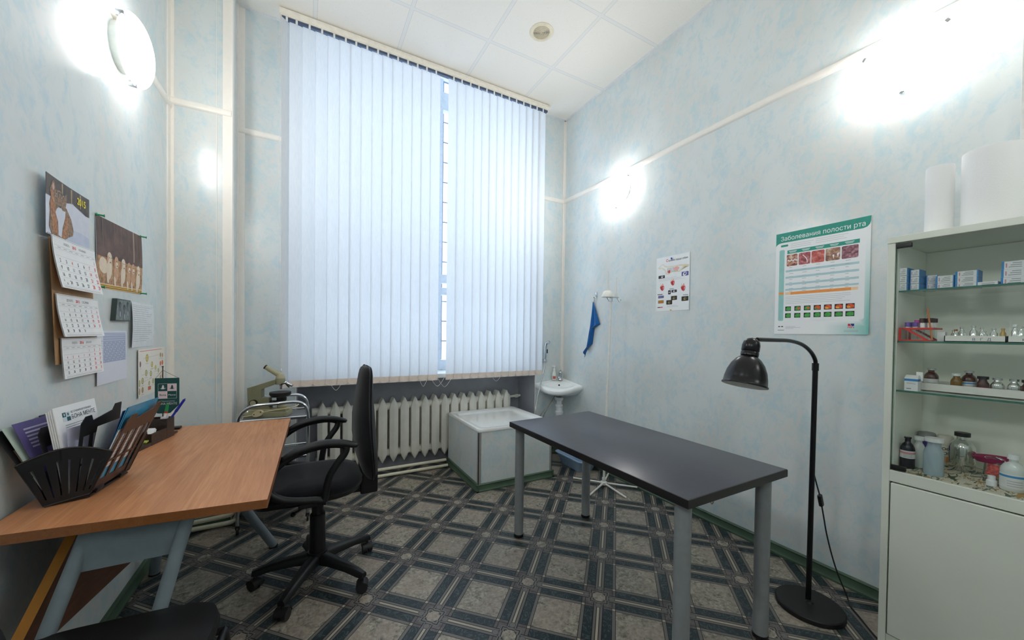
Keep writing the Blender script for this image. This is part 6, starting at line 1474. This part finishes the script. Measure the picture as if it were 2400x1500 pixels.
vial(2.125, 0.415, z2+0.003, 0.007, 0.042, 'rusty stoppered vial at the left end of the lettered tray', plain('rust_stopper', (150, 100, 66), 0.7))
vial(2.125, 0.309, z2+0.003, 0.007, 0.046, 'yellow-brown vial at the right end of the lettered tray', None, plain('ochre_glass', (182, 150, 84), 0.3))
for k, (y, h) in enumerate(((0.285, 0.058), (0.272, 0.052))): vial(2.13, y, z2+0.003, 0.008, h, ('white-capped vial at the left of the second tray', 'small clear vial beside the white-capped one')[k], M_BOXW if k == 0 else None)
# ---- brown bottles on the third shelf
z3 = SZ[2]+0.0005
tray('card_tray', 'deep white card tray of bottles along the third shelf', 2.16, 2.32, 0.14, 0.517, z3, 0.030)
M_AMBER = NT('amber_glass'); M_AMBER.base(lin(70, 30, 18)); M_AMBER.set(Roughness=0.06); M_AMBER.b.inputs['Coat Weight'].default_value = 0.6; M_AMBER = M_AMBER.m
M_AMBER2 = plain('olive_amber_glass', (120, 88, 26), 0.08, var=0.1, coat=0.5)
M_LBLB = plain('blue_label', (60, 140, 196), 0.5); M_LBLR = plain('crimson_label', (190, 40, 84), 0.5); M_LBL = plain('paper_label', (214, 216, 216), 0.55, var=0.02)
def bottle(name, x, y, z, r, h, body, label, cap=None, capmat=None, lab=None, group=None, neck=0.45, lab_h=(0.12, 0.5), tri=None, cat='bottle', liquid=None):
    t_ = thing(name, label, cat, (x, y, z), group); F = Matrix.Translation((x, y, z))
    pr = [(0.0, 0.0), (r*0.94, 0.0), (r, 0.003), (r, h*0.58), (r*0.93, h*0.66), (r*0.72, h*0.75), (r*neck, h*0.82), (r*neck, h*0.93), (r*neck*1.25, h*0.94), (r*neck*1.25, h*0.985), (0.0, h*0.985)]
    MB(F).lathe(pr, 26).build('body', body, t_)
    if liquid: MB(F).lathe([(0.0, 0.003), (r*0.93, 0.003), (r*0.955, 0.006), (r*0.955, h*liquid), (0.0, h*liquid)], 24).build('liquid', M_LIQ, t_)
    if cap: MB(F).lathe([(0.0, h*0.90), (r*neck*1.42, h*0.90), (r*neck*1.42, h*(0.90+cap)), (0.0, h*(0.90+cap))], 22).build('cap', capmat, t_)
    if lab:
        m = MB(F); m.m(0).lathe([(r*1.006, h*lab_h[0]), (r*1.006, h*lab_h[1])], 26, cap=False)
        if tri is not None:
            m.m(1).lathe([(r*1.012, h*(lab_h[1]-0.10)), (r*1.012, h*(lab_h[1]-0.04))], 26, cap=False)
        for k in range(3):
            zz = h*(lab_h[0]+(lab_h[1]-lab_h[0])*(0.15+0.17*k)); m.m(2).grid(lambda u, v: (r*1.014*math.cos(PI+0.9-1.2*u), r*1.014*math.sin(PI+0.9-1.2*u), zz+0.0012*v), 8, 1)
        m.build('label', [lab, tri or lab, M_BOXT], t_)
    return t_
M_LIQ = clear_glass('clear_liquid', (0.90, 0.92, 0.86, 1), 0.2)
zt = z3+0.003; G3 = 'bottles in the third shelf tray'
bottle('medicine_bottle', 2.215, 0.515-0.022, zt, 0.0205, 0.085, M_AMBER, 'large dark brown bottle with white label, left end of the third shelf', 0.08, M_ALU, M_LBL, G3)
bottle('medicine_bottle', 2.20, 0.424, zt, 0.0155, 0.068, M_AMBER2, 'small olive brown bottle with a white screw cap', 0.13, M_BOXW, M_LBL, G3, 0.55, (0.1, 0.35))
bottle('medicine_bottle', 2.225, 0.398, zt, 0.0200, 0.083, M_AMBER, 'dark brown bottle with a blue striped label on the third shelf', 0.08, M_ALU, M_LBL, G3, tri=M_LBLB)
bottle('medicine_bottle', 2.205, 0.362, zt, 0.0160, 0.062, M_AMBER, 'brown bottle with black cap and crimson label', 0.16, M_BLACK, M_LBLR, G3, 0.62, (0.1, 0.42))
bottle('medicine_bottle', 2.205, 0.329, zt, 0.0165, 0.062, M_VIAL, 'clear glass bottle with aluminium seal beside the crimson label', 0.12, M_ALU, None, G3, 0.5, liquid=0.5)
bottle('medicine_bottle', 2.205, 0.293, zt, 0.0155, 0.062, M_VIAL, 'clear glass bottle with a printed white label and aluminium seal', 0.12, M_ALU, M_LBL, G3, 0.5, (0.1, 0.42), liquid=0.5)
bottle('medicine_bottle', 2.20, 0.264, zt, 0.0160, 0.060, M_AMBER, 'brown bottle with a black cap at the right picture edge', 0.16, M_BLACK, None, G3, 0.6)
# upright blue and white carton in front
t_ = thing('medicine_carton', 'upright white carton with a blue band at the front of the third shelf', 'box', (2.11, 0.523, z3))
m = MB(); e = 0.0003; x0, x1, y0, y1 = 2.092, 2.128, 0.500, 0.537; h_ = 0.050
m.m(0).box(x0, x1, y0, y1, z3, z3+h_); m.hull([(x0, y0, z3+h_), (x1, y0, z3+h_), (x1, y1, z3+h_), (x0, y1, z3+h_)], [(x0+0.014, y0+0.001, z3+h_+0.011), (x1-0.014, y0+0.001, z3+h_+0.011), (x1-0.014, y1-0.001, z3+h_+0.011), (x0+0.014, y1-0.001, z3+h_+0.011)])
m.m(1).box(x0-e, x1+e, y0-e, y1+e, z3+h_-0.012, z3+h_-0.003); m.m(2)
for k in range(2): m.box(x0-e, x0, y0+0.006, y1-0.006, z3+h_-0.019-k*0.004, z3+h_-0.018-k*0.004)
m.box(x0-e, x0, y0+0.018, y1-0.006, z3+0.007, z3+0.010)
m.build('carton', [M_BOXW, M_BOXB, M_BOXT], t_, smooth=0)
MB().box(2.121, 2.1225, 0.494, 0.512, z3+h_-0.01, z3+h_+0.024).build('leaflet', M_PAPER, t_, smooth=0)
# ---- cabinet floor
z4 = KZB+0.0025; G4 = 'bottles on the cabinet floor'
def milky(name, rgb, k):
    t = NT(name); nt = t.t; tr = nt.nodes.new('ShaderNodeBsdfTransparent'); tr.inputs[0].default_value = lin(rgb); mx = nt.nodes.new('ShaderNodeMixShader'); mx.inputs[0].default_value = k
    t.base(lin(rgb)); t.set(Roughness=0.2); nt.links.new(t.b.outputs[0], mx.inputs[1]); nt.links.new(tr.outputs[0], mx.inputs[2]); nt.links.new(mx.outputs[0], nt.nodes['Material Output'].inputs[0]); return t.m
M_MILK = milky('translucent_white_plastic', (232, 238, 236), 0.25)
tin = thing('spray_can', 'silver and violet can at the back left of the cabinet floor', 'can', (2.335, 0.528, z4))
MB(Matrix.Translation((2.335, 0.528, z4))).lathe([(0.0, 0), (0.027, 0), (0.028, 0.003), (0.028, 0.088), (0.0, 0.088)], 26).build('body', plain('silver_tin', (150, 152, 154), 0.3, 0.7), tin)
m = MB(Matrix.Translation((2.335, 0.528, z4))).lathe([(0.0284, 0.062), (0.0284, 0.087)], 26, cap=False); m.build('violet_band', plain('violet_print', (62, 56, 128), 0.35), tin)
MB(Matrix.Translation((2.335, 0.528, z4))).lathe([(0.0, 0.088), (0.0265, 0.088), (0.0265, 0.118), (0.024, 0.122), (0.0, 0.122)], 26).build('lid', plain('grey_lid', (134, 138, 140), 0.4), tin)
can = thing('spray_can', 'cream spray can printed with black and orange letters', 'can', (2.345, 0.478, z4)); F = Matrix.Translation((2.345, 0.478, z4))
MB(F).lathe([(0.0, 0), (0.0235, 0), (0.024, 0.003), (0.024, 0.082), (0.0, 0.084)], 26).build('body', plain('cream_can', (220, 216, 200), 0.35), can)
MB(F).lathe([(0.0, 0.083), (0.0245, 0.083), (0.0245, 0.112), (0.020, 0.120), (0.0, 0.121)], 26).build('lid', plain('cream_lid', (212, 208, 196), 0.4), can)
m = MB(); m.m(0).text('ZOO', 0.0155, 0.0, 0.062, 0.0, align='CENTER', bold=0.02); m.text('SOL', 0.0155, 0.002, 0.044, 0.0, align='CENTER', bold=0.02); m.m(1)
for k in range(3): flat(m, rect(-0.010+k*0.008, 0.012, -0.004+k*0.008, 0.036), 0)
warp(m, lambda x, y, q: (0.0243*math.cos(PI+0.15+x/0.024*1.0), 0.0243*-math.sin(PI+0.15+x/0.024*1.0)*-1, y), lin=False); m.v = [F @ p for p in m.v]
m.build('lettering', [M_INK, M_ORANGE], can, smooth=0)
bottle('solution_bottle', 2.145, 0.536, z4, 0.0215, 0.125, plain('dark_solution_bottle', (34, 34, 44), 0.25), 'nearly black dropper bottle with white and pink label at the left', None, None, M_LBL, G4, 0.4, (0.32, 0.56), tri=plain('pink_label_band', (206, 140, 146), 0.5))
bottle('solution_bottle', 2.20, 0.518, z4, 0.0195, 0.120, M_MILK, 'milky plastic bottle with white cap behind the clear one', 0.12, M_BOXW, None, G4, 0.5)
bottle('solution_bottle', 2.118, 0.459, z4, 0.0270, 0.142, milky('clear_blueish_plastic', (214, 230, 238), 0.55), 'clear bluish plastic bottle with white lid in front', 0.10, M_BOXW, None, G4, 0.66)
bottle('glass_flask', 2.300, 0.424, z4, 0.0355, 0.150, M_VIAL, 'large glass flask of clear liquid with black rubber stopper', 0.10, M_BLACK, None, G4, 0.42, liquid=0.62)
# measuring cup
mc = thing('measuring_cup', 'magenta and clear measuring cup lying on the cabinet floor', 'cup', (2.285, 0.340, z4)); F = Matrix.Translation((2.285, 0.340, z4)) @ Matrix.Rotation(math.radians(8), 4, 'X')
M_MAG = plain('magenta_plastic', (150, 24, 84), 0.35); M_CLR = clear_glass('clear_cup_plastic', (0.92, 0.90, 0.90, 1), 0.5)
MB(F).lathe([(0.0, 0.004), (0.030, 0.004), (0.036, 0.07), (0.034, 0.07), (0.028, 0.006), (0.0, 0.006)], 26).build('cup', M_CLR, mc)
MB(F).lathe([(0.034, 0.058), (0.044, 0.074), (0.045, 0.078), (0.040, 0.076), (0.0315, 0.060), (0.034, 0.058)], 28, Matrix.Translation((0, 0, 0)) @ Matrix.Rotation(math.radians(-12), 4, 'X') @ Matrix.Scale(1.2, 4, (0, 1, 0)), cap=False).build('rim', M_MAG, mc)
m = MB(F).m(0).grid(lambda u, v: (0.0345*math.cos(PI*0.8+u*0.9), 0.0345*math.sin(PI*0.8+u*0.9), 0.012+0.045*v), 10, 1); m.build('scale_label', plain('red_white_scale', (206, 96, 92), 0.5, var=0.5, scale=160), mc)
bottle('solution_bottle', 2.155, 0.283, z4, 0.0285, 0.120, M_MILK, 'milky nozzle bottle with blue and white label at the right edge', 0.14, M_BOXW, M_LBL, G4, 0.34, (0.1, 0.5), tri=M_LBLB)
tag(MB(Matrix.Translation((2.155, 0.328, z4))).lathe([(0.0, 0), (0.0125, 0), (0.0125, 0.018), (0.009, 0.022), (0.009, 0.036), (0.0, 0.038)], 18).build('bottle_cap', M_BOXW, origin=(2.155, 0.328, z4)), 'loose white bottle cap standing at the cabinet front', 'cap')
tw_ = thing('tweezers', 'steel tweezers leaning over the magenta measuring cup', 'tweezers', (2.28, 0.30, z4+0.08)); 
MB().tube([(2.262, 0.335, z4+0.083), (2.245, 0.300, z4+0.070), (2.235, 0.272, z4+0.055)], 0.0024, 8).build('prong', M_CHROME, tw_)
MB().tube([(2.270, 0.330, z4+0.081), (2.252, 0.294, z4+0.069), (2.235, 0.272, z4+0.055)], 0.0024, 8).build('prong', M_CHROME, tw_)
# ---------------------------------------------------------------- tidy
for o in bpy.data.objects:
    if '_o' in o: del o['_o']
